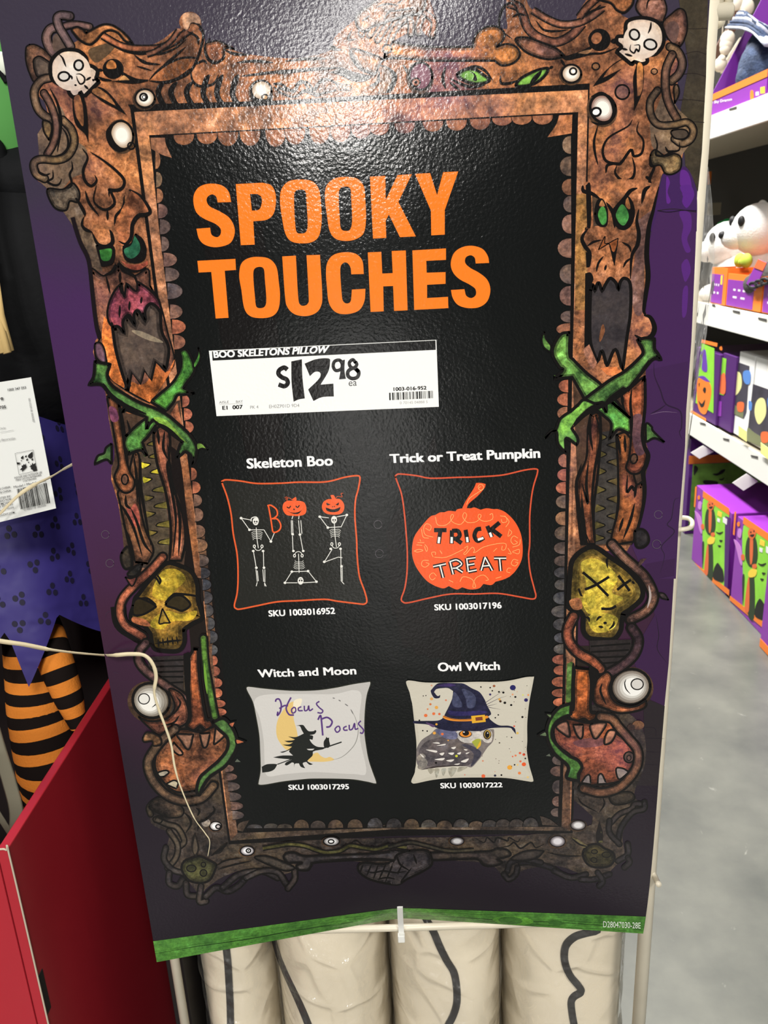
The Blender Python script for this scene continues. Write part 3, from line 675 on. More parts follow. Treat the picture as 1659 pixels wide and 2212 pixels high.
done(); part('printed_ornament', label='round black printed ornament beside the right skull'); EL('T3', 578, 255, 72, 72, K); EL('T3', 560, 245, 32, 38, (150, 96, 66), 30, .9); SK('T3', '650,265 700,262|540,290 470,340 380,370 340,365', 9)
SK('T3', '340,365 420,370 520,345 600,340 690,305', 4); F('T3', '440,340* 480,325 530,320 500,345', (180, 130, 90), .7)
EL('T3', 555, 425, 24, 22, (150, 104, 70), 0, .8, 3); EL('T3', 725, 590, 45, 46, (132, 92, 78), 0, .8, 4); EL('T3', 930, 458, 20, 18, (130, 92, 68), 0, .8, 2.5)
SK('T3', '330,380 360,425|570,800 545,900 550,980 570,1060', 4.5)
done()
# cat eyes along the top
for q, s, e in (('T2', '918,385 960,355 1010,355 1050,380 1085,412 1030,430 970,420', '985,365 1005,385 1000,410 1020,412 1012,380'), ('T2', '1220,440 1240,405 1290,375 1340,355 1385,350 1365,390 1320,425 1270,440', '1350,360 1310,390 1290,430 1320,415 1345,385')):
    part('printed_cat_eye', label='green printed cat eye'); FO(q, s, (110, 160, 72), 5, .7); F(q, e, K); done()
part('printed_face_lines'); SK('T2', '880,400 940,430 1000,445 1060,435|960,350 1010,340 1060,360 1100,410|1140,385 1145,425 1190,425 1230,410|1390,350 1410,340|880,420 930,460', 5)
done()

def skull(z, head, jaw, es, nose, cr, name, lab, c=(214, 190, 172), glow=(238, 230, 220), mid=None):
    part(name, label=lab)
    FO(z, head, c, 7, .45)
    if mid:
        for t in (1, .75, .5, .3): EL(z, mid[0], mid[1], mid[2] * t, mid[2] * t, mixc(c, glow, 1.1 - t if t < 1 else .15), 0, .15)
    for e in es: EL(z, *e[:4], mixc(glow, (150, 146, 142), .35), e[4], 0, e[5])
    SK(z, nose, 3.2); SK(z, cr, 3.5); SK(z, jaw, 4)
    done()
skull('T0', '565,800 570,700 620,620 700,565 800,555 890,575 960,640 980,720 1040,745 1090,790 1085,840 1070,880* 1110,910* 950,1070* 900,1025* 880,1070 820,1085 775,1040 760,980 720,960 640,930 580,880', '1020,860 960,900|940,950 990,1000|1120,905 950,1070 905,1030|1030,890 1060,900', [(715, 855, 62, 50, 0, 4.5), (880, 730, 50, 56, 0, 4.5)], '850,830 900,830 945,870 940,920 900,940 870,900 855,850|830,950 860,955', '660,605 700,650 720,700 740,750|760,830 800,860 805,890', 'printed_skull', 'pale printed skull in the top left corner', mid=(800, 800, 215))
skull('T3', '745,200 755,140 820,115 900,120 960,150 990,210 985,290 940,345 885,355 885,395 850,410 805,395* 780,410* 685,330* 720,300 690,270 695,235 740,230', '685,330 780,412 810,395|720,310 760,320|740,345 790,360', [(803, 222, 30, 34, -30, 4.5), (905, 285, 40, 32, 15, 4.5)], '780,285 775,320 800,340 815,315 830,330 835,290 800,290', '910,140 905,180 890,215|860,290 880,310', 'printed_skull', 'pale printed skull in the top right corner', mid=(850, 260, 118))
for z, hd, es, lb, c in (('B1', '1085,770 1100,720 1150,700 1190,690 1240,710 1290,740 1285,770 1255,830 1200,850 1130,835', [(1143, 763, 28, 20, 0, 2.5), (1215, 790, 20, 20, 0, 2.5), (1215, 740, 14, 14, 0, 2.5)], 'left', (66, 66, 44)),
                         ('B3', '1130,540 1160,490 1220,480 1260,505 1310,530 1320,570 1290,610 1220,620 1160,600', [(1200, 525, 18, 12, 0, 2.2), (1272, 543, 26, 16, 0, 2.2), (1197, 575, 18, 14, 20, 2.2)], 'right', (62, 56, 38))):
    part('printed_skull', label='small olive printed skull in the bottom %s corner' % lb); FO(z, hd, c, 4, .9)
    for e in es: EL(z, *e[:4], mixc(c, (20, 20, 16), .3), e[4], .5, e[5])
    done()

part('printed_spikes', label='long black printed spikes and creases on the frame corners')
F('T0', '815,1090 850,1300 930,1410* 930,1200 890,1060* 930,1050* 975,1250 990,1600* 950,1500 850,1400 815,1250', K); F('T0', '830,1090 890,1070 930,1240 930,1410 870,1330 845,1200', (160, 104, 62), .9)
F('T0', '1080,970* 1150,985 1250,1070 1420,1290* 1300,1220 1150,1140 1010,1030* 1050,1040 1180,1120 1300,1190* 1220,1070', K); F('T0', '1030,1030 1090,985 1200,1060 1290,1175 1180,1120', (160, 106, 64), .9)
F('T3', '740,370* 680,400 600,470 535,555* 640,510 720,440* 600,500* 650,430', K); F('T3', '820,400* 795,500 800,620 800,715* 850,600 865,480 860,410* 855,560 820,620* 820,500', K); F('T3', '820,420 855,420 855,560 825,610', (176, 116, 68), .9)
SK('T0', '920,1660 980,1760 930,1900 950,2020 1020,2080 1080,2020 1060,1960|1010,1700 1150,1790 1300,1910 1390,2020 1350,2120 1230,2140 1220,2200|1440,2120 1560,2200', 5)
SK('L1', '690,0 670,100 700,150 760,175 820,130 800,60 780,30 840,30 890,0|610,40 640,130 710,220|890,70 880,160 830,220 820,290|770,180 770,250', 4.5)
F('L1', '535,90* 560,100 615,190 600,240 600,290 650,325 665,340* 610,330 580,290 585,250 605,220*', K)
SK('T3', '790,765 760,810 640,880 600,960 620,1030 690,1050 720,1040 780,960 800,1000 850,980 860,900 820,840 830,780|690,1060 680,1110 730,1160 790,1140 805,1080 790,1010|620,1110 630,1060 680,1050|900,1000 905,1060 930,1070 900,1150 910,1200 860,1230 850,1310|875,1130 900,1150', 5)
F('B1', '1165,545* 1190,640 1170,690 1145,650 1145,590', (30, 26, 24)); F('B1', '1165,570* 1180,640 1165,680 1152,640', (80, 70, 60), .7)
F('B1', '1265,680* 1320,630 1355,610* 1320,670', (30, 26, 24)); F('B1', '1290,750* 1350,720 1450,700* 1380,740', (70, 60, 54), .6); SK('B1', '1290,750 1350,715 1450,700|1300,770 1400,740 1500,720', 3)
F('B3', '1230,340* 1210,420 1215,480* 1250,470* 1250,410', (26, 22, 22)); F('B3', '1240,400* 1225,470* 1250,470*', (92, 88, 56), .6)
F('B3', '1060,440* 1100,450 1160,490* 1130,500', (92, 84, 60), .6); SK('B3', '1060,440 1110,480 1160,495|920,530 1020,550 1130,550|1100,200 1130,240 1220,290|1230,290 1260,240 1250,200', 3)
SK('B1', '1170,400 1190,420 1180,450|1100,430 1130,460 1140,500 1110,550|1270,390 1280,420 1230,470 1190,490 1180,540|1360,610 1330,640 1260,690', 4)
done()
# ---- column creatures down both sides
part('printed_monster_face', label='printed gaping monster face on the left column')
FO('L1', '650,600 740,650 820,610 850,560 870,600 960,650 1060,600 1075,720* 1150,860 1200,1050* 1250,1260 1180,1380 1070,1560* 920,1480 780,1370 770,1260 700,1270 680,1180 720,1080 690,980 670,800', (146, 96, 76), 3)
F('L1', '745,940* 790,1000 810,1150 870,1370 915,1475* 940,1410 1000,1430 1060,1400 1110,1280 1190,1340 1250,1250 1220,1340 1080,1560* 900,1460 790,1380 770,1250 730,1100', (206, 116, 60), 1)
FO('L1', '680,1140 720,1130 750,1180 760,1270 720,1265 685,1220', (108, 78, 92), 3, .6)
FO('L1', '770,940 780,850 820,760 870,700* 890,800 905,700* 975,760 985,690* 1060,740 1130,810 1155,880* 1150,1000 1100,850* 1045,890 1040,980 990,900 970,1010 930,930 890,960 895,1060 800,1010', (158, 76, 88), 4)
FO('L1', '805,1015* 850,1015 893,1068* 880,985 915,942 970,1010* 960,930 990,900 1045,980* 1040,900 1075,850 1120,870 1150,910* 1160,1050 1210,1170 1190,1335* 1115,1265* 1083,1400* 1035,1330* 1008,1425* 945,1345* 918,1475* 870,1330 830,1180', (92, 78, 70), 5.5, .55)
F('L1', '950,1040 1020,1050 1150,1110 1160,1130 1060,1110 960,1060', (150, 134, 112), .4)
SK('L1', '885,700 865,750 900,805|930,830 925,900|1015,800 1010,850|860,860 855,950|800,980 805,1010|760,650 790,780', 4)
F('L1', '940,40* 1000,70 1060,130 1080,190 1050,210* 1000,210 950,270 930,380 890,430 840,420 850,350 820,300 860,200', (170, 104, 70), 1)
SK('L1', '930,30 1010,80 1075,180 1050,210 990,220 950,280 940,370 900,420 850,400|660,340 700,420 760,440 805,410 800,350 785,320', 7)
FO('L1', '690,430* 760,450 810,440 820,500 800,560 730,580*', K, 3, 0); F('L1', '712,465* 795,455 800,500 780,540 730,535', (60, 126, 56), .7)
FO('L1', '885,440 940,420 970,350* 1020,390 1045,460 1030,530 970,555 900,530', K, 3, 0); F('L1', '890,460 940,430 965,360* 1000,420 1000,480 950,525 905,510', (46, 104, 74), .7)
SK('L1', '850,550 900,600 970,615 1050,590|850,540 880,610 960,650 985,720|740,650 800,620 830,560|860,620 860,700', 5)
F('L1', '865,540* 930,600 1000,605 1060,570* 1055,540 1020,560 940,570', (184, 92, 70), .9)
SK('L1', '520,230 545,320 580,420 625,510 645,600 665,800 690,1000 715,1100', 9, (26, 20, 24), None)
done()
part('printed_monster_face', label='printed gaping monster face on the right column')
F('R1', '360,20 420,-30 700,-40 890,0* 840,260 810,420 805,600 790,880 830,930 855,990 830,1060 740,1080 780,1150 770,1220 640,1320 500,1390* 370,1300 290,1200* 300,900 380,880* 380,600 410,590* 390,470 350,390 370,320 390,280', RU, 1)
F('R1', '740,250* 850,180 820,350 790,560 780,880 720,900 690,700 720,520', (118, 86, 78), .8)
F('R1', '310,60* 385,60* 390,280* 340,350 350,420 385,480 385,880* 300,880*', (150, 108, 66), 1)
F('R1', '375,0* 410,0 412,280 385,300*|375,470* 412,490 405,570 380,580*|372,620* 410,615 430,660 415,740 405,1130 365,1150*', K)
F('R1', '420,70* 470,90 500,150 500,270 430,290*', (72, 56, 46), .6)
FO('R1', '440,210 455,120 490,100 525,170 525,270 495,290 455,270', K, 3, 0); F('R1', '462,215 475,165 500,150 520,190 520,260 490,278', (72, 140, 66), .6); F('R1', '470,140 490,105 510,145 485,150', (150, 100, 66), .8)
FO('R1', '568,190 590,150 660,70* 700,120 715,200 690,280 640,310 590,280', K, 4, 0); F('R1', '588,215 605,165 632,135 665,170 678,225 650,280 615,270', (66, 130, 64), .6); F('R1', '655,140 668,80 690,150 680,170', (170, 110, 66), .8)
SK('R1', '355,0 360,40 420,60 480,100|740,20 690,40 650,90 600,140|830,5 790,40 770,130|750,170 735,250 750,340 740,420 700,500 690,660|395,300 350,370 370,430 405,480 405,570|520,120 570,200 580,300', 7)
FO('R1', '465,455* 510,360 510,410 545,420 575,560* 600,400 590,380', (150, 86, 50), 2, .9); F('R1', '540,425* 580,570* 605,380* 575,470', K)
SK('R1', '385,430 430,400 490,385|630,400 680,430 695,470|500,500 465,550 450,610|520,560 510,600|700,510 660,540 640,580', 4)
FO('R1', '410,745* 425,700 440,750* 455,700 470,690 490,750* 520,690 550,655 590,690 605,740* 620,680 650,655 690,700 690,900 665,1080 635,1310* 585,1155 525,1280* 490,1165 460,1250* 410,1110 405,900', (62, 56, 58), 6, .45)
F('R1', '400,1120* 455,1250* 420,1290 360,1170', (176, 120, 96), .9); F('R1', '480,1290* 530,1280 590,1280* 620,1320 540,1340', (200, 116, 70), .8)
F('R1', '470,1080 485,1000 500,980 510,1030 480,1100', (150, 96, 64), .6)
SK('R1', '890,10 850,180 820,300 805,480 815,640 800,760 785,880 800,915|785,915 830,930 860,1000 840,1060 780,1085 720,1055', 8.5)
done()

part('printed_column', label='printed wooden column with yellow teeth on the left side')
F('L2', '760,350* 840,410* 960,480 1290,380* 1385,1640* 900,1560* 850,1100 800,900 820,760 780,500', (74, 56, 46), .6)
F('L2', '1270,400* 1310,570* 1220,480*', (170, 104, 74), .9)
F('L2', '1000,780* 1100,640* 1130,800 1160,1000 1210,1300 1200,1560* 1080,1560 1020,1100', (74, 64, 54), .6)
for y in (690, 780, 890, 1020, 1135, 1270, 1395): F('L2', f'{1140+(y-690)*.12},{y-28} {1080+(y-690)*.10},{y-10} {1055+(y-690)*.11},{y+8}* {1080+(y-690)*.10},{y+16} {1150+(y-690)*.12},{y+22}', (186, 172, 54) if 850 < y < 930 else (104, 94, 46), .7); SK('L2', f'{1140+(y-690)*.12},{y-28} {1080+(y-690)*.10},{y-10} {1055+(y-690)*.11},{y+8} {1080+(y-690)*.10},{y+16} {1150+(y-690)*.12},{y+22}', 2.2)
for y in (845, 950, 1080, 1195, 1330): F('L2', f'{1015+(y-845)*.1},{y-20} {1050+(y-845)*.1},{y-14} {1080+(y-845)*.1},{y-6}* {1050+(y-845)*.1},{y+16} {1020+(y-845)*.1},{y+24}', (210, 196, 60) if y < 960 else (110, 96, 50), .7); SK('L2', f'{1015+(y-845)*.1},{y-20} {1050+(y-845)*.1},{y-14} {1080+(y-845)*.1},{y-6} {1050+(y-845)*.1},{y+16} {1020+(y-845)*.1},{y+24}', 2.2)
FO('L2', '1100,620* 1140,570 1200,580 1220,680 1210,790 1230,900 1260,1060 1310,1200 1330,1380 1300,1530* 1215,1530* 1225,1300 1190,1050 1130,850 1105,700', (146, 88, 68), 5)
SK('L2', '1130,590 1140,700|1180,600 1170,720 1200,800|1215,850 1230,960 1250,1060|1260,1060 1290,1250 1280,1500|1200,700 1215,800 1200,860 1240,1080 1260,1250 1240,1500', 5)
F('L2', '1290,780* 1340,790 1400,1300 1440,1640* 1400,1640* 1340,1200', (146, 94, 64), .9)
F('L2', '1220,700* 1290,800 1340,1200 1400,1640* 1310,1640* 1330,1400 1300,1150 1240,950', (24, 18, 18), 0)
FO('L2', '850,1030 860,1120 890,1260 920,1400 970,1540* 1060,1550* 1100,1450 1040,1300 1000,1100 1000,800 960,760 930,900 960,1000', (132, 88, 64), 4)
FO('L2', '770,350 850,400* 870,560 900,780 930,890 965,960 950,1020 900,1045 850,1010 820,930 850,840 830,700 800,520', (158, 96, 64), 4)
EL('L2', 895, 948, 24, 36, (110, 76, 60), 0, .8, 3.5); SK('L2', '860,400 890,600 910,800 920,880', 5)
F('L2', '905,1130* 930,1160 970,1120 1000,1200 1000,1290 960,1280 920,1220', (176, 90, 76), .8); F('L2', '780,430 830,440 850,520 800,530', (134, 74, 100), .8)
SK('L2', '900,1060 905,1130 940,1160|850,1115 900,1180 960,1300 1020,1500|940,1160 980,1250 1030,1400 1090,1480|880,1260 930,1390 970,1540|1010,800 1010,1000 1040,1200 1080,1420|910,520 935,640 900,800|960,780 980,950 985,1110', 5)
FO('L2', '870,1480 920,1430 950,1560 900,1590 870,1540', (62, 54, 46), 4, .8)
done()
part('printed_column', label='printed wooden column with dark teeth on the right side')
F('R2', '285,240* 470,450* 700,240* 800,200* 790,640 820,760 780,1000 760,1200 700,1390* 340,1400*', (78, 58, 46), .6)
F('R2', '480,600* 600,580* 610,1000 580,1380* 420,1390* 460,900', (60, 56, 54), .5)
for y in (640, 760, 880, 1010, 1140, 1260, 1350): F('R2', f'{480-(y-640)*.05},{y-34} {525-(y-640)*.02},{y-6}* {475-(y-640)*.06},{y+24}', (92, 82, 46), .7); SK('R2', f'{480-(y-640)*.05},{y-34} {525-(y-640)*.02},{y-6} {475-(y-640)*.06},{y+24}', 2.4)
for y in (690, 810, 945, 1070, 1190, 1300): F('R2', f'590,{y-24} 525,{y}* 592,{y+28}', (84, 72, 46), .7); SK('R2', f'590,{y-24} 550,{y-14} 525,{y} 560,{y+14} 592,{y+28}', 2.4)
FO('R2', '410,480* 440,460 475,480 480,640 460,900 430,1150 440,1385* 345,1385* 320,1150 310,960 350,830 380,760 385,620', (150, 88, 60), 5)
FO('R2', '590,620* 650,600 690,640* 700,800 730,960 780,950 790,1050 760,1200 710,1370* 560,1370 600,1150 605,900', (160, 94, 56), 4)
FO('R2', '630,330 690,290 790,200* 790,420 770,600 800,730 810,800 760,880 700,890 660,850 680,780 690,700 700,550 650,450', (156, 86, 60), 4)
F('R2', '700,500 770,480 765,640 790,740 740,760 710,680', (96, 66, 74), .7); EL('R2', 715, 785, 24, 34, (110, 78, 60), 10, .8, 3.5)
SK('R2', '345,520 360,430 350,520|410,480 405,600 425,730|440,470 470,560 480,660 440,860 420,1100 440,1380|385,620 385,760 340,880 310,960 330,1130 355,1260 410,1390|395,800 380,960 390,1100 350,960|630,330 640,400|700,290 690,400 700,520 690,700|600,620 620,760|650,620 655,740|670,900 665,1020 700,980 720,1010 740,970|600,850 605,1100 570,1300|640,1200 610,1300|720,1100 690,1220 640,1350|730,960 720,1060', 5)
SK('R2', '800,220 795,420 775,600 790,700 815,760 800,830 780,880 790,1000 780,1120 740,1290 700,1390', 8)
F('R2', '330,440* 385,480* 375,760 345,850* 345,560', (80, 58, 46), .5); F('R2', '345,1000* 390,1380* 335,1390*', K)
FO('R2', '720,1300 770,1280 810,1310 820,1370 780,1410 730,1400', (46, 42, 44), 4, .6)
done()

part('printed_vines', label='green printed thorn vines crossing the left column')
FO('L2', '1290,30 1340,20 1385,110 1390,180 1320,280 1330,300 1395,330* 1310,340 1270,345 1240,400 1190,460* 1080,390* 1150,330 1240,250 1290,160 1300,90', GN, 5)
FO('L2', '1385,120 1415,60 1420,0* 1437,60 1425,110 1395,150', GN, 3)
FO('L2', '900,640* 980,560 1060,500* 1130,540* 1060,640 1020,680* 1055,780* 1010,740 960,750 920,770* 890,700', (74, 124, 62), 5)
FO('L2', '680,100* 740,115 790,120* 770,200 800,270 900,340 1010,400 1160,460 1290,560 1370,640 1410,720 1400,800 1380,840* 1370,780 1330,750 1300,770 1262,800* 1290,700 1310,680* 1240,630 1120,530 1080,540 1050,590* 1050,500* 960,470 900,450 880,470* 880,410 800,360 740,280 700,265 635,270* 670,210', (84, 128, 66), 5.5)
F('L2', '1100,510 1190,520 1300,640 1340,690 1250,620', (118, 158, 64), .8)
FO('L2', '1410,690 1450,690 1492,738* 1450,725 1415,735', (96, 128, 56), 2.5); FO('L2', '800,690* 760,720 745,760 700,780 675,840* 760,805 800,840*', GD, 4)
SK('L2', '740,260 800,350 900,420 1050,480|1110,540 1200,590 1310,680', 8)
done()
part('printed_vines', label='green printed thorn vines crossing the right column')
FO('R1', '265,1035* 200,1050 150,1130 145,1200 190,1280 215,1300 150,1365* 280,1350* 370,1510* 480,1600 680,1640* 600,1530 470,1390* 380,1320 290,1230 262,1190', (104, 152, 74), 5.5)
FO('R1', '85,1030* 95,1080 130,1130 125,1175* 80,1140 65,1080', (104, 150, 74), 2.5)
FO('R2', '455,430 540,370* 690,500* 690,600 620,580 590,590 540,655* 555,540 500,480', (96, 158, 70), 5)
FO('R1', '740,1090* 800,1075 860,1080* 860,1150 880,1180 908,1228* 850,1225 770,1320 690,1420 680,1445* 640,1430* 530,1520 520,1600* 490,1550 420,1570 300,1660 200,1700* 200,1660 330,1540 400,1480 550,1370 650,1310 750,1220 780,1170', (86, 128, 66), 6)
FO('R2', '440,395 500,390 520,460* 480,410 420,420* 380,450 310,520 275,560 320,640 315,690* 240,640 235,700 240,750* 180,680 165,590 90,640* 130,590 165,580 200,500 300,430 360,370', (108, 162, 76), 5)
F('R2', '200,550 260,480 330,420 300,520 220,620', (120, 178, 78), .8)
FO('R2', '800,540 840,560 850,590 930,668* 860,640 800,670*', GD, 4)
SK('R2', '820,90 700,270 530,390 380,470 280,570', 7)
done()

part('printed_yellow_skull', label='scowling yellow printed skull on the left column')
SK('L3', '770,330 790,440 870,500 940,540', 26, K, None)
TB('L3', '1060,10 990,90 880,190 800,280 780,370 810,450 880,500 930,530', 15, (168, 96, 72), 4.5)
FO('L3', '815,140* 850,150 890,140 860,200', (150, 82, 70), 3)
FO('L3', '830,120 880,70 930,50* 900,120 860,140', (62, 56, 50), 3.5)
FO('L3', '905,250 950,190 1020,110 1090,50 1180,70 1250,110 1285,190 1290,290 1310,360 1315,410 1260,440 1200,480* 1200,570 1160,620 1060,620 1000,600 980,510* 940,460 880,440 850,400 870,330 880,280', (158, 120, 50), 8, 1)
F('L3', '1000,200 1060,100 1150,90 1210,150 1150,220 1080,290 1000,270|1090,360 1180,380 1280,360 1250,420 1120,430 1060,480 980,460 1010,400', (190, 160, 52), .9)
F('L3', '860,430 870,400 950,420 980,460 920,455', (170, 100, 66), .8)
FO('L3', '865,330 880,290 920,280 1010,325 1000,345 930,385 870,385', (44, 36, 22), 4, .3); FO('L3', '1080,320 1130,265 1190,265 1240,320 1190,360 1140,345', (50, 42, 26), 4, .3)
FO('L3', '1058,345* 1035,440 1075,440 1110,440*', (150, 122, 48), 2.5, .8)
SK('L3', '1020,120 1045,160 1040,190|970,130 1020,150 1040,190|900,280 960,280 1020,320|1070,310 1120,260 1160,250 1290,270 1280,330|1010,575 1100,560 1190,550', 4); SK('L3', '1030,540 1035,600|1060,535 1065,590|1090,530 1095,590|1120,528 1128,585|1150,525 1160,580', 2.6)
SK('L3', '980,510 990,560 1010,600|1215,470 1205,520 1200,570', 4)
done()
part('printed_yellow_skull', label='yellow printed skull with crossed-out eyes on the right column')
FO('R3', '270,80 300,10 360,-40 440,-60 560,20 660,90 720,150 770,220 770,300 700,370 640,410* 630,460 620,530 570,590 470,590 400,580 360,530 360,430* 330,390 260,370 255,310', (160, 130, 56), 9, 1)
F('R3', '340,60 420,20 520,60 600,160 560,260 640,300 560,360 420,420 350,330 380,200|390,440 480,400 600,440 560,520 440,540', (192, 170, 64), .9); F('R3', '260,320 330,300 350,370 290,380', (156, 100, 68), .9)
SK('R3', '355,118 440,190 535,285|370,240 450,205 540,150|605,140 650,200 685,250|597,242 650,200 695,170|485,375 550,375 590,355', 4.5, K, None); SK('R3', '450,460 470,435 490,432|465,500 500,505|540,520 570,490 575,460|365,435 395,440 400,470|625,480 640,445 690,440', 4)
F('R3', '320,240* 330,225* 355,290* 335,280', K); EL('R3', 512, 475, 13, 10, K)
TB('R3', '560,-80 640,10 720,80 790,150 840,240 850,310 800,390 690,450', 16, (112, 80, 70), 5)
SK('R3', '820,210 830,290 810,370', 5, (170, 156, 150)); F('R3', '740,90* 760,30 805,20* 770,60', (90, 66, 62), .8); FO('R3', '890,265 930,270 960,312* 910,300', (60, 50, 54), 2.5)
SK('R3', '530,90 525,30 560,10|700,180 720,200', 4)
done()

part('printed_mouth_monster', label='round toothy printed mouth below the skull on the left column')
F('L3', '960,660* 1195,650* 1195,880* 1100,820 980,740', (50, 44, 44), .4); SK('L3', '970,690 1195,680|980,725 1195,720|1010,760 1195,755|1050,790 1195,790|1100,830 1195,825', 3, K, None)
TB('L3', '950,570 910,620 905,690 960,760 1070,840 1160,900 1210,940', 14, (106, 76, 74), 4.5, mt=.8)
FO('L3', '1100,870 1180,900 1225,1000 1215,1090 1130,1130 1040,1170 960,1110 900,1050* 980,1080 1090,1060 1140,980', (142, 86, 66), 3.5)
SK('L3', '1150,920 1175,960 1150,1010 1120,1040|1170,1040 1130,1090 1050,1110', 3.5)
FO('L3', '1225,700 1260,610* 1290,610* 1300,800 1340,1050 1370,1070 1390,1110 1350,1145 1303,1110* 1260,1140 1215,1110 1240,1060 1235,950', (152, 84, 56), 5.5)
F('L3', '1195,640* 1240,660 1230,1000 1205,860', K)
TB('L3', '1325,540 1340,720 1380,950 1400,1050', 12, (84, 126, 54), 4.5, .8)
SK('L3', '1330,700 1350,900', 6, (108, 156, 56), 'b')
FO('L3', '1050,1240 1080,1170 1200,1130 1300,1150 1420,1110 1480,1180 1490,1280 1440,1360 1340,1440 1290,1530* 1150,1540 1060,1470 1010,1380 1020,1290', (158, 98, 66), 4, 1)
for t in ('1155,1165 1260,1165* 1240,1250 1215,1260 1180,1210', '1300,1160* 1370,1155* 1350,1240 1325,1250 1310,1210', '1405,1115* 1470,1160 1400,1230 1395,1200', '1130,1215* 1190,1285 1165,1300 1120,1260'): FO('L3', t, (170, 122, 96), 3.2, .6)
for t in ('1030,1415 1080,1400 1100,1415 1070,1440* 1040,1440', '1080,1490* 1130,1465 1160,1480 1150,1520*'): FO('L3', t, (176, 166, 146), 3.2, .4)
TB('L3', '1140,1130 1060,1200 1010,1260 965,1340 975,1420 1020,1500 1100,1570 1200,1600 1290,1590 1340,1560 1390,1500', 15, (110, 86, 68), 4.5, .8)
FO('L3', '1380,1090* 1450,1060 1500,1100 1540,1180 1540,1260 1470,1370 1370,1440 1320,1510 1300,1560 1280,1530 1300,1450 1350,1400 1430,1330 1480,1260 1480,1190 1420,1130', (76, 112, 60), 5.5, .8)
FO('L3', '1490,1095 1535,1080* 1515,1120|1540,1195 1605,1215* 1545,1230', (176, 100, 70), 2.5, .6)
FO('L3', '930,1190 960,1150 1040,1180 1050,1230 1000,1240 990,1210 940,1215', (130, 92, 62), 3)
done()
part('printed_mouth_monster', label='round toothy printed mouth below the skull on the right column')
F('R3', '400,600* 700,590* 680,720 520,790* 420,760', (46, 40, 40), .4); SK('R3', '410,640 690,620|410,680 680,665|420,720 660,710|480,760 620,750', 3, K, None)
TB('R3', '700,510 745,590 720,690 640,770 540,830', 16, (86, 62, 66), 5, .8)
FO('R3', '450,880 520,820 560,860 540,940 570,1020 650,1060 730,1060 800,1020* 800,1060 750,1090 620,1110 520,1080 440,1040 430,960', (162, 94, 62), 4)
SK('R3', '490,900 480,960 520,1050', 4)
F('R3', '245,760* 290,770 290,1050* 235,1030*', (84, 112, 56), .8)
FO('R3', '300,790* 400,800* 415,900 410,1090 450,1110 445,1150 400,1170 360,1150 310,1170 260,1140 270,1095 290,1070 290,900', (178, 96, 52), 5.5)
TB('R3', '290,430 250,520 260,610 330,690 420,740 480,800', 17, (146, 80, 62), 5)
F('R3', '400,780 440,790 470,830 430,960 415,880', K); F('R3', '280,780 300,800 285,1060 272,1060', K)
FO('R3', '150,1250 170,1180 250,1150 400,1180 500,1150 570,1180 600,1260 690,1300 715,1400 700,1500 640,1580 500,1610 340,1610 330,1500 260,1400 180,1340', (152, 84, 60), 4, 1)
F('R3', '290,1310 440,1280 520,1300 480,1340 340,1350', (116, 72, 74), .6)
for t in ('165,1205 240,1165 262,1230 262,1275 230,1265', '285,1190* 358,1190* 355,1270 335,1290 305,1250', '410,1190 520,1180 470,1270 440,1290 420,1260', '590,1240 540,1230 510,1280 510,1330 560,1310'): FO('R3', t, (168, 116, 96), 3.2, .6)
for t in ('345,1600* 380,1550 405,1550 410,1610*', '460,1610* 465,1550 490,1540 520,1605*', '590,1500 640,1500 680,1525* 610,1575'): FO('R3', t, (140, 126, 122), 3.2, .4)
EL('R3', 680, 1420, 36, 38, (84, 66, 60), 0, .8, 3.2); EL('R3', 680, 1425, 14, 18, (120, 90, 76), 0, .6, 2)
TB('R3', '480,1135 560,1150 610,1210 680,1290 740,1370 740,1470 690,1560 600,1640 480,1670 360,1640', 15, (116, 80, 62), 4.5, .8)
FO('R3', '275,1040* 190,1070 130,1140 100,1230 115,1320 160,1400 230,1460 255,1500 240,1560 280,1580 325,1580 325,1540 350,1490 320,1440 260,1410 190,1350 140,1280 150,1200 200,1150 270,1120*', (74, 116, 54), 5.5, .9)
FO('R3', '90,1112* 135,1120 125,1145|35,1268* 90,1240 100,1275', (110, 130, 90), 2.5, .5)
EL('R3', 745, 1195, 42, 32, (120, 84, 56), 0, .8); EL('R3', 695, 1210, 26, 22, (66, 50, 46), 0, .6)
done()

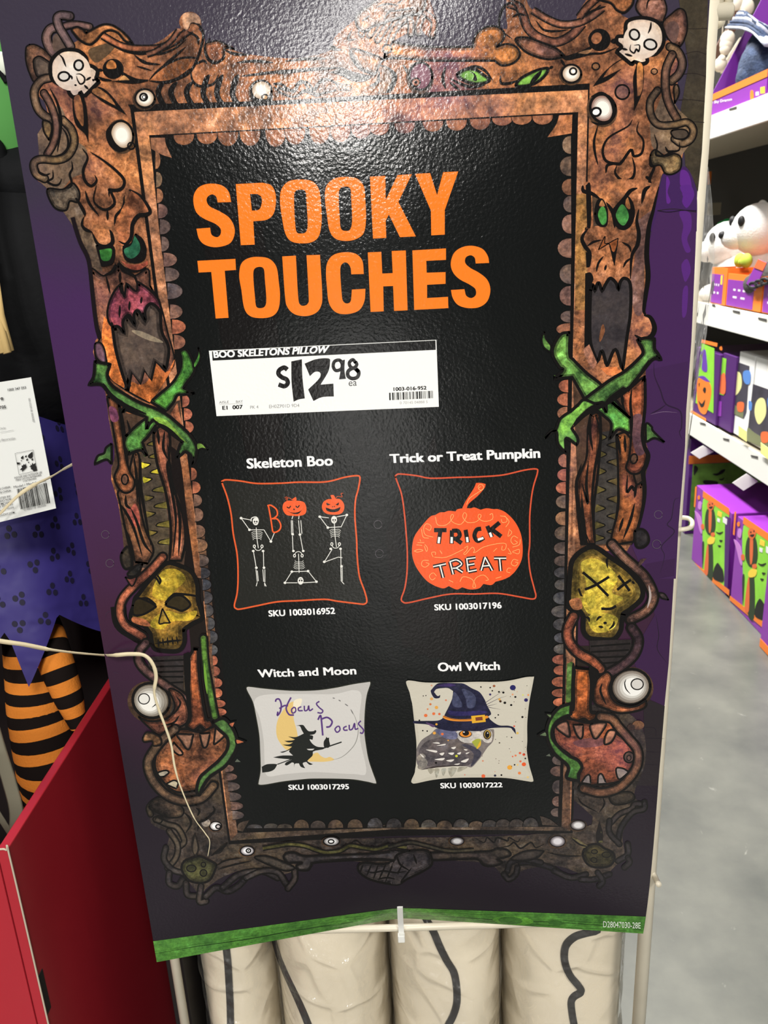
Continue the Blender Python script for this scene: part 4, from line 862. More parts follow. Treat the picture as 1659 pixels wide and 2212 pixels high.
# ---- headline
def letters(s_, c, z):
    for row in s_.strip().split('\n'):
        o_, *h_ = row.split('/'); F(z, o_.strip(), c, 0, '|'.join(h.strip() for h in h_), 6)
part('printed_heading', label='orange capital letters SPOOKY TOUCHES')
letters('''275,222* 208,224* 200,195 180,184 158,196 153,218 170,245 220,270 265,300 290,345 290,390 265,430 200,447 145,435 115,405 102,355* 170,350* 178,385 205,397 222,382 222,355 195,330 140,305 103,275 88,230 90,185 115,148 165,131 225,138 262,170
298,133* 430,126* 475,140 497,190 490,270 455,309 385,318* 392,434* 323,437*/369,182* 405,182* 424,195 428,222 420,252 405,263 378,265*
620,110 680,120 712,160 722,230 725,320 712,390 680,420 630,428 575,418 545,380 528,300 518,220 525,160 560,120/620,160 645,170 650,220 656,330 648,370 625,379 600,370 592,310 588,220 592,172
840,97 900,105 935,145 943,220 946,310 935,375 900,405 850,416 795,405 765,365 752,290 742,205 748,145 785,107/842,145 868,155 873,210 877,315 868,357 848,366 822,355 815,300 810,205 815,158
966,96* 1042,92* 1044,213* 1103,88* 1174,84* 1107,221* 1194,393* 1115,397* 1060,284* 1044,315* 1047,400* 981,404*
1190,82* 1265,78* 1300,188* 1330,74* 1405,70* 1338,262* 1338,384* 1271,388* 1269,265*
107,515* 296,505* 299,560* 243,564* 262,798* 198,802* 176,570* 113,573*
410,495 465,505 500,545 512,620 518,690 510,755 480,790 425,800 370,790 340,750 326,660 315,590 325,530 360,502/412,545 437,555 443,610 450,700 445,738 425,750 400,742 393,690 386,610 388,560
529,493* 597,489* 608,690 618,732 640,738 658,725 661,690 650,487* 717,485* 728,680 722,740 695,775 645,790 590,780 555,745 543,690
935,580* 873,582* 868,545 850,524 830,528 818,560 825,680 832,715 850,727 870,715 876,658* 943,654* 938,715 910,762 850,780 795,770 762,725 752,650 747,570 755,520 785,485 840,472 895,480 928,515
955,473* 1022,470* 1027,578* 1079,576* 1074,466* 1144,463* 1153,761* 1086,764* 1081,640* 1032,642* 1034,766* 969,769*
1177,463* 1344,453* 1344,510* 1246,515* 1248,574* 1342,571* 1342,629* 1250,634* 1250,700* 1354,694* 1356,750* 1186,759*
1559,525* 1492,528* 1487,500 1467,487 1443,498 1440,525 1465,550 1510,575 1550,610 1565,660 1550,715 1510,745 1455,750 1405,735 1378,700 1369,660* 1436,656* 1445,688 1470,700 1492,685 1490,655 1460,632 1410,605 1378,570 1368,525 1385,475 1425,447 1475,440 1525,455 1552,490''', (250, 126, 36), 'H')
done()

# ---- pictures of the four pillows
PICS = []
def picture(name, lab): return part(name, label=lab)
OR = (238, 96, 48)
picture('pillow_picture', 'picture of the black pillow with three dancing skeletons')
PIL = '165,345 175,325 210,317 330,328 480,350 700,347 850,338 1050,338 1150,325 1260,295 1370,280 1400,300 1385,400 1360,500 1355,650 1370,850 1375,1000 1395,1180 1440,1310 1462,1400 1440,1430 1390,1428 1200,1405 1080,1388 850,1400 660,1410 480,1445 330,1475 290,1470 275,1440 300,1330 308,1180 300,990 265,800 245,620 210,470'
F('P1', PIL, (36, 36, 33)); SK('P1', PIL, 3.4, (222, 92, 48), None, True)
pk = '795,505 850,505 900,520 920,570 910,620 860,640 800,640 740,630 708,580 715,530 750,505'
F('P1', pk, OR); F('P1', '790,500* 800,485 825,470* 832,490 828,510*', OR); SK('P1', '725,480 745,470 750,500 735,490 760,478 785,490 792,500', .8, OR, None)
SK('P1', '745,560 765,570 780,550|825,550 840,565 858,545', 1.8, K, None); F('P1', '808,570* 800,588* 820,588*|745,595* 800,612 850,605 882,585* 850,620 805,622', K)
F('P1', '1160,490 1220,490 1255,530 1258,580 1230,620 1160,630 1090,615 1060,570 1070,520 1110,492', OR); F('P1', '1135,455* 1165,455 1180,490 1150,495*', OR); SK('P1', '1180,490 1200,465 1240,470 1230,440 1250,437', .9, OR, None)
F('P1', '1098,520* 1138,540* 1105,545|1180,540* 1213,518* 1205,545|1092,565* 1160,582 1228,560* 1210,595 1160,608 1105,595', K); EL('P1', 1155, 558, 5, 5, K); EL('P1', 1170, 556, 5, 5, K)
SK('P1', '570,550 600,545 650,580 660,630 630,660 610,665', 3.2, OR, None); SK('P1', '580,550 600,660 618,780|610,665 660,670 690,720 680,765 640,788 618,782', 3.2, OR, None)
WB = (232, 230, 222)
def bones(s, w_=1.5): SK('P1', s, w_, WB, None, seg=3)
bones('335,660 425,678|335,660 410,765|410,765 540,765|540,765 602,870|602,870 632,795|470,745 478,850 490,930|445,955 470,1100|535,955 538,1100|468,1120 480,1230|480,1130 490,1225|530,1120 538,1230|548,1120 548,1235|480,1235 470,1270|545,1240 560,1272|545,1240 548,1270')
bones('795,680 800,800|785,680 787,800|850,680 860,800|870,680 880,800|795,820 800,950|865,820 890,955|800,640 790,670|855,640 850,670|850,980 855,1150|790,1140 935,1135|790,1140 728,1238|935,1135 1010,1230|728,1240 840,1240|1010,1232 890,1240')
bones('1040,648 1120,658|1040,648 1112,745|1112,745 1235,738|1232,738 1282,632|1282,632 1190,650|1170,700 1178,830 1190,920|1150,940 1080,1055|1080,1055 1205,1010|1228,940 1230,1090|1228,1100 1232,1225|1240,1100 1242,1225|1235,1225 1258,1252|1205,1010 1242,1015')
bones('425,690 430,660 470,650 490,680 480,715 465,720', 2)
for cx, cy, f in ((465, 690, 1), (1168, 675, 1), (868, 1222, -1)):
    EL('P1', cx, cy, 26, 34, WB); EL('P1', cx - 9, cy + 2 * f, 7, 8, K); EL('P1', cx + 11, cy + 2 * f, 7, 8, K); SK('P1', f'{cx-10},{cy+18*f} {cx+10},{cy+18*f}', .8, K, None)
for cx, cy, f in ((478, 785, 1), (1178, 765, 1), (855, 1110, -1)):
    for k in range(5):
        y = cy + f * k * 15; r = 50 - k * 3; bones(f'{cx-r},{y+10*f} {cx-r*.6},{y-4*f} {cx},{y-2*f} {cx+r*.6},{y-4*f} {cx+r},{y+10*f}', .9)
for cx, cy, f in ((488, 925, 1), (1182, 905, 1), (848, 985, -1)):
    EL('P1', cx - 34, cy - 12 * f, 13, 16, WB); EL('P1', cx + 34, cy - 12 * f, 13, 16, WB); EL('P1', cx - 34, cy - 12 * f, 6, 8, (40, 38, 34)); EL('P1', cx + 34, cy - 12 * f, 6, 8, (40, 38, 34))
    bones(f'{cx-34},{cy} {cx-15},{cy+22*f} {cx+15},{cy+22*f} {cx+34},{cy}', 1.4); EL('P1', cx - 44, cy + 30 * f, 12, 10, WB); EL('P1', cx + 44, cy + 30 * f, 12, 10, WB)
for x, y in ((335, 660), (410, 765), (602, 870), (472, 1105), (540, 1105), (797, 805), (862, 808), (728, 1240), (1010, 1230), (790, 1140), (935, 1135), (1040, 648), (1282, 632), (1080, 1052), (1235, 1092), (1112, 745)): EL('P1', x, y, 12, 11, WB)
PICS.append(done())
picture('pillow_picture', 'picture of the black pillow with the orange trick or treat pumpkin')
PIL2 = '145,300 150,275 185,265 330,280 460,303 700,295 850,292 1050,280 1150,265 1300,230 1400,220 1415,250 1380,370 1360,480 1345,650 1345,880 1335,1000 1350,1150 1385,1290 1400,1360 1370,1385 1250,1365 1060,1335 850,1340 640,1340 450,1375 260,1418 210,1412 195,1380 225,1290 245,1150 248,960 235,760 220,600 195,440'
F('P2', PIL2, (18, 20, 19)); SK('P2', PIL2, 3.2, (208, 82, 52), None, True)
F('P2', '865,345* 910,345 950,355* 940,390 880,460 800,530 780,575* 740,572* 770,510 840,400', (236, 90, 44))
F('P2', '290,940 310,830 370,740 450,650 500,632* 540,610 580,608* 620,595 680,600* 700,580 760,572 820,572* 850,565 905,585* 960,572 1020,580 1060,580 1130,610 1210,690 1265,800 1282,930 1270,1040 1220,1130 1165,1185* 1110,1210 1040,1230* 1000,1260 930,1250* 890,1290 810,1300 740,1280* 690,1300 620,1270* 570,1290 500,1270* 420,1220 340,1120 300,1030', (238, 92, 44))
PL = (248, 196, 120)
SK('P2', '880,385 895,360 925,365 930,395 905,410 885,395 905,378|930,400 850,450 800,490 780,540|500,650 520,720 600,720 660,650 650,625 635,660 660,700 730,715 780,640 760,610 745,650 790,700 870,690 910,640 890,625 885,660 940,690 1010,670 1010,620 985,630|410,750 450,770 460,730 420,710 395,750 410,810 480,830|375,760 390,830 440,840|1080,640 1130,650 1140,690 1100,700 1090,670|1120,640 1160,690 1130,740|480,1010 465,970 500,965 500,990|490,1010 600,1010 750,940|760,930 790,910 780,950 755,975 770,985 830,920 850,950 840,970 870,960 930,920 1050,890 1130,890 1125,940 1095,945 1100,910|1240,840 1200,820 1175,860 1200,895 1235,880 1210,860|1260,850 1250,900 1190,920|1160,760 1185,790 1150,825 1160,770|440,1040 390,1040 375,1080 410,1100 445,1070 415,1060|510,1180 480,1150 445,1180 470,1215 500,1195|1240,1040 1200,1030 1180,1070 1215,1090 1240,1060 1215,1055|1180,1110 1150,1110 1140,1140 1170,1150|720,1230 750,1185 830,1210 860,1275 835,1275 860,1200 930,1170 975,1210 950,1220|310,955 350,940 390,950 340,965 310,955|405,895 430,930 420,960 400,910|1150,930 1180,980 1150,975|1190,960 1250,940 1245,980 1190,965|360,850 370,870|340,880 400,880|330,900 380,905|620,1215 660,1235|1040,1200 1090,1185|540,950 560,980|1020,960 1050,930', .9, PL, None, seg=3)
TRICK = '488,768 600,768|545,768 528,890|648,770 645,890|648,775 700,775 718,815 690,845 655,840|680,845 735,885|770,765 790,880|910,755 870,765 850,820 880,865 935,835|965,730 1005,830|1075,700 990,770|1010,765 1090,825'
SK('P2', TRICK, 8.6, (244, 236, 224), None); SK('P2', TRICK, 7, K, None)
SK('P2', '535,830 528,885|646,830 645,885|783,830 788,876|880,855 930,838|988,790 1003,830', 5, (248, 246, 240), None)
TREAT = '480,1095 595,1070|540,1080 570,1195|630,1050 660,1165|630,1050 690,1035 735,1070 690,1105 655,1110|690,1110 745,1145|780,1020 795,1140|780,1025 860,1015|790,1080 850,1070|795,1140 870,1125|910,1130 945,1010|945,1010 1010,1130|925,1090 985,1085|1025,1020 1135,1020|1075,1025 1085,1135'
SK('P2', TREAT, 8.4, (30, 24, 24), None); SK('P2', TREAT, 2.6, (246, 240, 232), None)
PICS.append(done())
picture('pillow_picture', 'picture of the white pillow with the flying witch')
PIL3 = '155,430 160,395 210,395 330,410 600,432 850,430 1050,405 1250,365 1420,340* 1425,370 1390,480 1370,640 1365,850 1385,1020 1410,1150 1450,1270 1485,1370 1470,1390 1380,1370 1200,1345 850,1340 700,1350 520,1370 350,1400 280,1400 275,1370 295,1250 290,1050 280,880 245,680 215,550'
F('P3', PIL3, (186, 183, 178)); SK('P3', PIL3, 2, (40, 42, 34), None, True)
F('P3', '230,560 330,480 700,470 1050,470 1250,430 1330,480 1310,700 1320,950 1380,1270 1250,1290 850,1270 550,1290 370,1310 340,1180 330,950 290,720', (206, 203, 198))
MO = (222, 190, 120)
F('P3', '600,560 540,620 480,720 458,820 470,920 520,1000 570,1045 640,1030 690,980* 670,850 640,740 630,640* 700,560 650,545|780,1155 830,1090 880,1070 910,1100 960,1125 1010,1115 1050,1145 960,1163 860,1163', MO)
F('P3', '640,540 720,520 700,600 640,640', (234, 224, 198)); SK('P3', '1220,625 1270,720 1297,850 1270,970 1200,1060 1120,1120 1030,1145', 1.6, (140, 138, 132), 'b'); SK('P3', '1035,510 1060,515|1095,530 1120,545|1160,570 1195,595|1220,625 1250,680', 2.4, (120, 118, 116), 'b')
W3 = (34, 36, 34)
F('P3', '660,793* 730,787 760,820 790,850 840,850 855,838* 870,850 850,880 800,890* 835,900 830,940* 800,935 830,980 880,1010 950,1015* 940,1035 860,1050* 835,1060 830,1100 790,1140* 780,1160 835,1190* 800,1195 765,1165* 730,1180 755,1232* 710,1215 690,1180* 650,1185 640,1222* 640,1180 620,1170* 570,1200 545,1195* 560,1170 620,1140* 500,1130 425,1118* 520,1100 630,1100* 590,1060 600,1040* 530,1070 495,1065* 570,1045 620,1010* 560,1000 520,988* 590,985 630,965* 580,965 540,950* 620,945 650,935* 600,915 580,905* 660,910 740,875* 720,840 700,800', W3, 0, '770,1032* 850,1030* 830,1045 790,1045')
F('P3', '945,960 965,925 970,907* 985,920 1000,915* 1000,945 1010,1000 990,1022* 950,1015', W3); SK('P3', '940,1025 1128,962', 2.8, W3, None); SK('P3', '470,1190 540,1165 860,1045', 2, W3, None); F('P3', '310,1215* 360,1190 430,1185 470,1190* 440,1240 390,1265 315,1275*', W3)
PU = (88, 58, 122)
SK('P3', '450,550 460,525 490,525 510,580 500,650 470,690 475,650|610,505 580,560 560,620 590,680 640,685|490,620 540,590 580,590', 3.6, PU, None); SK('P3', '640,605 615,630 625,665 655,650 655,615 635,605|715,600 685,615 690,640 730,640|745,590 750,640 780,630 790,590 800,640 835,620|900,545 870,570 900,610 935,640 920,665 880,660', 3.1, PU, None)
SK('P3', '885,735 910,690 920,730 935,895|915,730 980,710 1030,750 1010,800 970,810', 3.8, PU, None); SK('P3', '1085,800 1060,830 1080,862 1110,840 1105,805 1085,800|1180,800 1150,815 1155,840 1190,840|1205,785 1210,835 1240,825 1260,770 1268,830 1300,820|1325,745 1300,775 1330,810 1352,840 1340,872 1315,865', 3.1, PU, None)
PICS.append(done())
picture('pillow_picture', 'picture of the cream pillow with an owl in a witch hat')
PIL4 = '130,360 145,333 200,335 330,352 600,352 850,345 1050,345 1200,330 1350,298 1440,292* 1420,400 1390,560 1370,760 1370,950 1365,1050 1390,1200 1430,1340 1420,1368 1350,1360 1150,1330 900,1325 600,1330 400,1350 230,1385 190,1380 185,1350 225,1240 235,1000 220,830 190,560 170,470'
F('P4', PIL4, (194, 188, 172)); F('P4', '160,380 330,370 600,370 1050,360 1200,350 1400,320 1350,560 1330,900 1330,1180 1380,1320 900,1290 400,1310 220,1350 260,1000 240,760', (200, 194, 178))
# owl
F('P4', '240,1020 290,940 380,880 450,820 620,800 800,840 1000,830 1030,850 1020,950 960,1020 900,1110 860,1160 800,1220 740,1210 600,1210 470,1220 300,1240 240,1180 235,1080', (122, 114, 112), .3)
F('P4', '260,1060 330,960 450,920 600,900 760,980 830,1030 830,1130 760,1200 600,1210 400,1220 300,1170', (96, 88, 90), .6); F('P4', '700,990 800,1000 900,1070 850,1160 790,1210 820,1080', (66, 64, 78), .5)
F('P4', '260,1180 320,1130 350,1180 300,1240 250,1230|240,1120 290,1080 330,1110 270,1160', (150, 142, 132), .5)
F('P4', '640,860 780,820 880,850 900,940 850,970 700,960|880,870 960,830 1010,870 1000,960 930,960', (196, 190, 184), .4); F('P4', '430,840 560,820 650,870 640,930 520,920', (104, 106, 136), .5)
for s in ('400,970 460,965 470,980', '440,1000 530,980 520,995', '330,1040 440,1050 430,1070', '590,1020 640,1010 620,1035', '720,1035 760,1040 740,1050', '470,1080 520,1070 500,1100', '560,1075 620,1070 600,1095', '650,1080 690,1065 680,1090', '740,1075 780,1065 750,1085', '420,1140 520,1125 500,1150', '540,1150 620,1140 590,1165', '690,1160 770,1130 740,1170', '620,1190 680,1180 660,1195', '270,1080 310,1110 300,1120'): F('P4', s, (222, 216, 208))
EL('P4', 735, 880, 68, 38, (50, 34, 24)); EL('P4', 738, 878, 58, 32, (226, 140, 50)); EL('P4', 740, 870, 34, 28, (24, 20, 20)); EL('P4', 722, 860, 8, 6, (240, 240, 240))
EL('P4', 960, 885, 42, 52, (60, 46, 34)); EL('P4', 962, 882, 32, 42, (196, 160, 70)); EL('P4', 960, 885, 24, 36, (26, 22, 20)); EL('P4', 965, 870, 6, 6, (240, 240, 240))
F('P4', '800,960* 850,930 895,930* 895,990 860,1035* 830,1000', (160, 166, 64)); F('P4', '850,1030 890,950 890,1000', (220, 170, 50))
SK('P4', '280,1248 450,1215 740,1200', 2, (44, 32, 28)); F('P4', '350,1235 420,1240 380,1290|420,1240 470,1240 440,1330|490,1240 540,1235 510,1310|560,1230 650,1230 590,1320|670,1220 760,1220 660,1270', (172, 166, 148), .4)
# hat
F('P4', '205,745* 330,745 480,735 540,650 600,520 610,440* 560,410 500,410 440,420 415,450* 450,490 480,480* 470,510 420,512 390,470 380,435* 440,370 500,355 640,358 720,365 800,410 880,450 930,520 960,590 1000,670 970,700* 1000,740 1080,790 1180,795 1240,820 1255,885* 1220,840 1180,815 1000,820 880,850 700,845 600,850 480,830 400,800 330,780 210,770', (32, 32, 58), .5)
F('P4', '700,420 780,440 840,500 830,600 760,610 740,520|620,450 680,520 700,600 620,600 600,540', (66, 70, 98), .6); F('P4', '560,640 700,650 900,640 960,660 800,690 600,690', (46, 40, 92), .5); F('P4', '440,385 560,362 640,380 560,395', (60, 44, 96), .4)
F('P4', '330,760 420,790 400,810', (96, 70, 110), .4)
F('P4', '508,690* 600,720 720,728 850,715 960,690* 968,715 850,742 700,750 580,742 510,715', (224, 138, 46)); F('P4', '795,695* 935,682* 945,755* 805,770*', (222, 168, 48)); F('P4', '838,710* 910,702* 915,738* 842,745*', (120, 60, 40))
SK('P4', '510,700 600,725 720,735 800,725', 1, (70, 44, 30), None)
SK('P4', '940,560 1140,425|950,580 1070,520 1160,490|960,595 1060,570|970,605 1095,628', 1.1, (60, 50, 70), 'e')
rs = random.Random(5)
SPL = [(1222, 405, 30, (38, 36, 92)), (1357, 532, 20, (44, 36, 96)), (1125, 455, 12, K), (1080, 448, 10, K), (1012, 437, 8, K), (990, 405, 8, K), (895, 398, 8, K), (1030, 388, 14, (150, 90, 60)), (1205, 583, 12, K), (1248, 500, 11, K), (1140, 560, 14, K), (1095, 545, 13, (70, 44, 30)), (1085, 525, 12, (214, 160, 80)), (1320, 706, 12, K), (1073, 684, 8, K), (1043, 713, 8, K), (990, 475, 12, (56, 44, 96)), (440, 608, 18, (222, 160, 70)), (390, 520, 16, (216, 160, 90)), (537, 534, 10, (206, 120, 90)), (412, 672, 16, (220, 110, 60)), (470, 675, 13, (214, 100, 60)), (330, 690, 18, (222, 110, 60)), (378, 575, 12, (200, 110, 60)), (350, 625, 9, (210, 120, 70)), (418, 870, 16, (222, 160, 70)), (500, 880, 14, (222, 110, 60)), (560, 945, 8, (214, 150, 70)), (440, 780, 12, (220, 160, 60)), (300, 845, 8, K), (345, 850, 8, K), (265, 740, 9, K), (390, 383, 10, (206, 150, 120)), (305, 490, 6, K), (332, 486, 6, K), (1210, 915, 8, K), (1085, 970, 8, (70, 60, 50)), (1295, 1075, 13, (216, 90, 60)), (1335, 1090, 15, (206, 80, 50)), (1250, 1100, 11, (220, 120, 80)), (1190, 1222, 26, (226, 160, 60)), (1335, 1190, 22, (224, 90, 44)), (1240, 1195, 9, K), (1300, 1160, 12, (214, 110, 80)), (1350, 1130, 9, K), (1220, 1110, 9, (216, 110, 80)), (1270, 1195, 10, (224, 190, 120)), (1290, 1280, 16, (226, 130, 70)), (1375, 1322, 12, (222, 190, 120)), (1105, 1300, 10, K), (920, 1310, 20, (224, 100, 60)), (915, 1155, 10, (206, 140, 110)), (1040, 1305, 13, (40, 40, 60)), (730, 1298, 8, (206, 140, 120)), (435, 1175, 12, K), (1270, 870, 13, (216, 180, 90)), (1220, 475, 10, (216, 150, 110)), (1325, 480, 10, (206, 206, 120)), (1380, 480, 10, (226, 140, 80)), (1236, 800, 10, (210, 90, 70)), (645, 1105, 14, (196, 200, 60))]
for x, y, r, c in SPL: EL('P4', x, y, r, r * .9, c)
for _ in range(26): EL('P4', rs.uniform(900, 1380), rs.uniform(380, 1300), 4, 4, rs.choice([K, (90, 60, 50), (214, 130, 80)]))
PICS.append(done())

part('picture_caption', PICS[0]); TXT('Skeleton Boo', 'P1', '385,128 1150,98 1155,188 392,216', bold=.016); done()
part('stock_number', PICS[0]); TXT('SKU 1003016952', 'P1', '580,1488 1172,1462 1176,1518 585,1542', bold=.016); done()
part('picture_caption', PICS[1]); TXT('Trick or Treat Pumpkin', 'P2', '92,90 1432,34 1436,146 100,190', bold=.016); done()
part('stock_number', PICS[1]); TXT('SKU 1003017196', 'P2', '490,1434 1088,1413 1092,1468 494,1487', bold=.016); done()
part('picture_caption', PICS[2]); TXT('Witch and Moon', 'P3', '268,222 1270,190 1276,268 280,300', bold=.016); done()
part('stock_number', PICS[2]); TXT('SKU 1003017295', 'P3', '583,1400 1198,1392 1202,1444 587,1452', bold=.016); done()
part('picture_caption', PICS[3]); TXT('Owl Witch', 'P4', '455,150 1083,140 1087,222 460,238', bold=.016); done()
part('stock_number', PICS[3]); TXT('SKU 1003017222', 'P4', '480,1382 1110,1376 1114,1424 484,1436', bold=.016); done()

part('printed_rings', label='faint punched hang-hole rings')
for z, x, y, r in (('P1', 1561, 717, 36), ('P1', 1574, 978, 36), ('L2', 755, 1342, 28), ('L2', 787, 1548, 28), ('R2', 887, 1178, 28), ('R2', 875, 1387, 30)):
    x0, y0, k = ZN[z]; l = [Vector((x0 + (x + r * math.cos(a * math.pi / 12)) / k, y0 + (y + r * math.sin(a * math.pi / 12)) / k, 0)) for a in range(24)]
    ribbon(l + [l[0], l[1]], .9, ink((92, 86, 92)), None)
done()

# ---- green wooden strip along the bottom edge, laid out on the card itself
part('printed_green_strip', label='green wood-grain strip along the bottom edge')
ZS = ZB + .0329
def flat(q, M): h = art.hst(q, box=True); art.polyst([q], M, h)
flat([Vector((SX0, ZB, 0)), Vector((SX1, ZB, 0)), Vector((SX1, ZS, 0)), Vector((SX0, ZS, 0))], ink((78, 132, 54), .5))
def cardline(l, w_, c):
    h = art.hst([Vector((p[0], p[1], 0)) for p in l], 1); n = len(l); L = []
    for i, p in enumerate(l):
        q = w_ * (.25 + .75 * math.sin(math.pi * i / (n - 1))); L += [card(p[0], p[1] - q / 2, h), card(p[0], p[1] + q / 2, h)]
    art.add(L, [(2 * i, 2 * i + 2, 2 * i + 3, 2 * i + 1) for i in range(n - 1)], ink(c))
rg = random.Random(3)
for x0, x1, z0, w_, c in ((SX0, -.03, .0135, .0016, (26, 52, 20)), (-.03, SX1, .0125, .0015, (26, 52, 20)), (SX0, -.2, .017, .0007, (50, 90, 36)), (-.16, .04, .020, .0008, (44, 84, 32)), (.0, .12, .024, .0008, (34, 70, 26)), (.13, SX1, .018, .0008, (40, 78, 30)), (.06, .18, .006, .0010, (34, 70, 26)), (-.24, -.06, .0255, .0006, (54, 100, 44)), (.10, .27, .004, .0008, (34, 70, 26)), (-.31, -.1, .005, .0006, (60, 110, 46)), (.02, .26, .028, .0006, (54, 100, 44))):
    n = 40; cardline([(x0 + (x1 - x0) * i / n, ZB + z0 + .0009 * math.sin(i * .35 + z0 * 900) + rg.uniform(-.0001, .0001)) for i in range(n + 1)], w_, c)
for x, r_, c in ((.115, .017, (96, 160, 56)), (.112, .010, (66, 116, 46)), (.168, .006, (60, 108, 44))):
    flat([Vector((x + r_ * 1.5 * math.cos(a * math.pi / 12), ZB + .012 + min(r_, .011) * math.sin(a * math.pi / 12), 0)) for a in range(24)], ink(c, .4))
TXT('D28047030-28E', 'X', '1303,1990 1384,1993 1384,2006 1303,2003', (226, 232, 220), .0)
done()

# ---- the paper price strip stuck on the card: a thing of its own
price = empty('price_label', (-.07, YP, 1.5 - .16), 'white paper price strip reading $12.98 stuck below the orange heading', 'price label')
part('paper', price)
F('G', '35,118 1573,44 1590,497 87,560', (244, 244, 240), sharp=True); done()
part('header_band', price, 'black band with white capitals BOO SKELETONS PILLOW')
F('G', '56,122 1567,48 1569,112 60,185', (26, 26, 26), sharp=True); TXT('BOO SKELETONS PILLOW', 'G', '66,122 848,84 832,132 72,166', (246, 246, 244), .02); done()
part('price_figures', price, 'black figures $12.98')
F('G', '592,190* 664,175* 668,300 684,440* 640,448 608,463* 594,330', K); F('G', '682,205* 760,175 845,170 854,200 842,260 790,347* 877,340* 880,427* 800,432 742,458* 706,380* 770,318 790,285 782,262 750,262 718,290*', K)
SK('G', '566,246 545,232 512,248 506,275 530,298 560,312 568,338 545,358 506,346', 7.5, K, None); SK('G', '538,217 543,240|538,350 545,372', 4.5, K, None)
SK('G', '938,210 920,182 885,190 876,225 895,252 930,240 942,205', 5.6, K, None); F('G', '925,185* 955,178* 952,250 962,308* 915,312* 925,250', K)
SK('G', '1028,200 1008,178 985,198 992,225 1015,235 1035,212 1025,190', 5.6, K, None); SK('G', '1048,262 1015,235 978,255 976,288 1005,306 1040,295 1048,262 1030,240', 6.2, K, None)
TXT('ea', 'G', '980,326 1035,322 1035,354 980,358', (50, 50, 50), -.004); done()
part('small_print', price, 'bar code and small grey lettering')
TXT('1003-016-952', 'G', '1284,366 1505,356 1506,380 1285,390', K, .02)
rb = random.Random(11); x = 1253
while x < 1550:
    w_ = rb.choice([3, 4, 7, 11]); t = (x - 1253) / 300; y = 402 - 14 * t
    F('G', f'{x},{y} {x+w_},{y-.3} {x+w_+1.5},{y+50} {x+1.5},{y+50.5}', (24, 24, 24), sharp=True); x += w_ + rb.choice([3, 4, 6, 9])
TXT('0 70145 04888 5', 'G', '1326,462 1514,454 1514,472 1326,480', (150, 148, 146), -.004)
TXT('AISLE', 'G', '103,459 170,455 170,472 104,476', (90, 90, 90), 0); TXT('BAY', 'G', '218,455 264,452 265,468 219,471', (90, 90, 90), 0); TXT('E1  007', 'G', '126,492 262,484 263,510 128,517', K, .02)
SK('G', '105,482 265,474', .5, (120, 120, 120), None); TXT('PK 4', 'G', '314,490 369,487 370,508 315,511', (120, 120, 120), -.004); TXT('EH0ZP01D 9D4', 'G', '442,484 646,476 647,498 443,507', (130, 130, 130), -.004)
done()
# ------------------------------------------------------------------ setting
def floor_mat():
    M, nt, b = newmat('polished_concrete'); b.inputs['Roughness'].default_value = .33; b.inputs['Specular IOR Level'].default_value = .4
    tc = N(nt, 'ShaderNodeTexCoord'); k = nt.links.new
    a = N(nt, 'ShaderNodeTexNoise', Scale=2.6, Detail=6.0, Roughness=.6); f = N(nt, 'ShaderNodeTexNoise', Scale=14.0, Detail=5.0, Roughness=.7, Distortion=.6)
    k(tc.outputs['Object'], a.inputs['Vector']); k(tc.outputs['Object'], f.inputs['Vector'])
    r = N(nt, 'ShaderNodeValToRGB'); e = r.color_ramp.elements
    e[0].position = .36; e[0].color = (*lin((78, 80, 77)), 1); e[1].position = .66; e[1].color = (*lin((107, 108, 101)), 1)
    k(a.outputs[0], r.inputs[0])
    r2 = N(nt, 'ShaderNodeValToRGB'); r2.color_ramp.elements[0].position = .66; r2.color_ramp.elements[0].color = (0, 0, 0, 1); r2.color_ramp.elements[1].position = .74; r2.color_ramp.elements[1].color = (.5, .5, .5, 1)
    k(f.outputs[0], r2.inputs[0]); mx = N(nt, 'ShaderNodeMixRGB'); mx.inputs[2].default_value = (*lin((166, 166, 158)), 1)
    k(r2.outputs[0], mx.inputs[0]); k(r.outputs[0], mx.inputs[1]); k(mx.outputs[0], b.inputs['Base Color'])
    return M
def struct(mb, name): o = mb.build(name); o['kind'] = 'structure'; return o
mb = MB(); mb.add([(-9, -36, 0), (7, -36, 0), (7, 11, 0), (-9, 11, 0)], [(0, 1, 2, 3)], floor_mat()); struct(mb, 'floor')
mb = MB(); mb.box((-9, 11, 0), (7, 11.2, 7.4), mat('wall_paint', (120, 116, 108), .8)); struct(mb, 'wall_back')

# ------------------------------------------------------------------ wire rack that carries the poster and the pillows
CR = mat('cream_enamel', (206, 198, 178), .35, .5, var=.04, vscale=30)
rack = empty('wire_rack', (0, .95, 0), 'cream wire display rack behind the large purple poster', 'display rack')
def ray2(p, q, z0, z1):               # straight bar through two spots, carried on to two heights
    d = (q - p) / (q.z - p.z); return [p + d * (z0 - p.z), p + d * (z1 - p.z)]
YR = .868
POSTR = ray2(P(1386, 2117, YR), P(1526, 100, YR), .0, 1.9)
mb = MB(); mb.tube(POSTR, .0088, CR, 20); post = mb.build('post', rack)
POSTL = [(P(388, 2140, YR).x, YR, 0), (P(388, 2140, YR).x, YR, 1.9)]
mb = MB(); mb.tube(POSTL, .0062, CR, 16); mb.build('post', rack)
xb = P(444, 2137, 1.0).x
mb = MB(); mb.tube([(xb, .98, 0), (xb, .98, 1.9)], .0062, CR, 16); mb.build('post', rack)
xr = P(1362, 2150, 1.0).x
mb = MB(); mb.tube([(POSTR[0].x - .02, 1.34, 0), (POSTR[1].x - .02, 1.34, 1.9)], .0075, CR, 16); mb.build('post', rack)
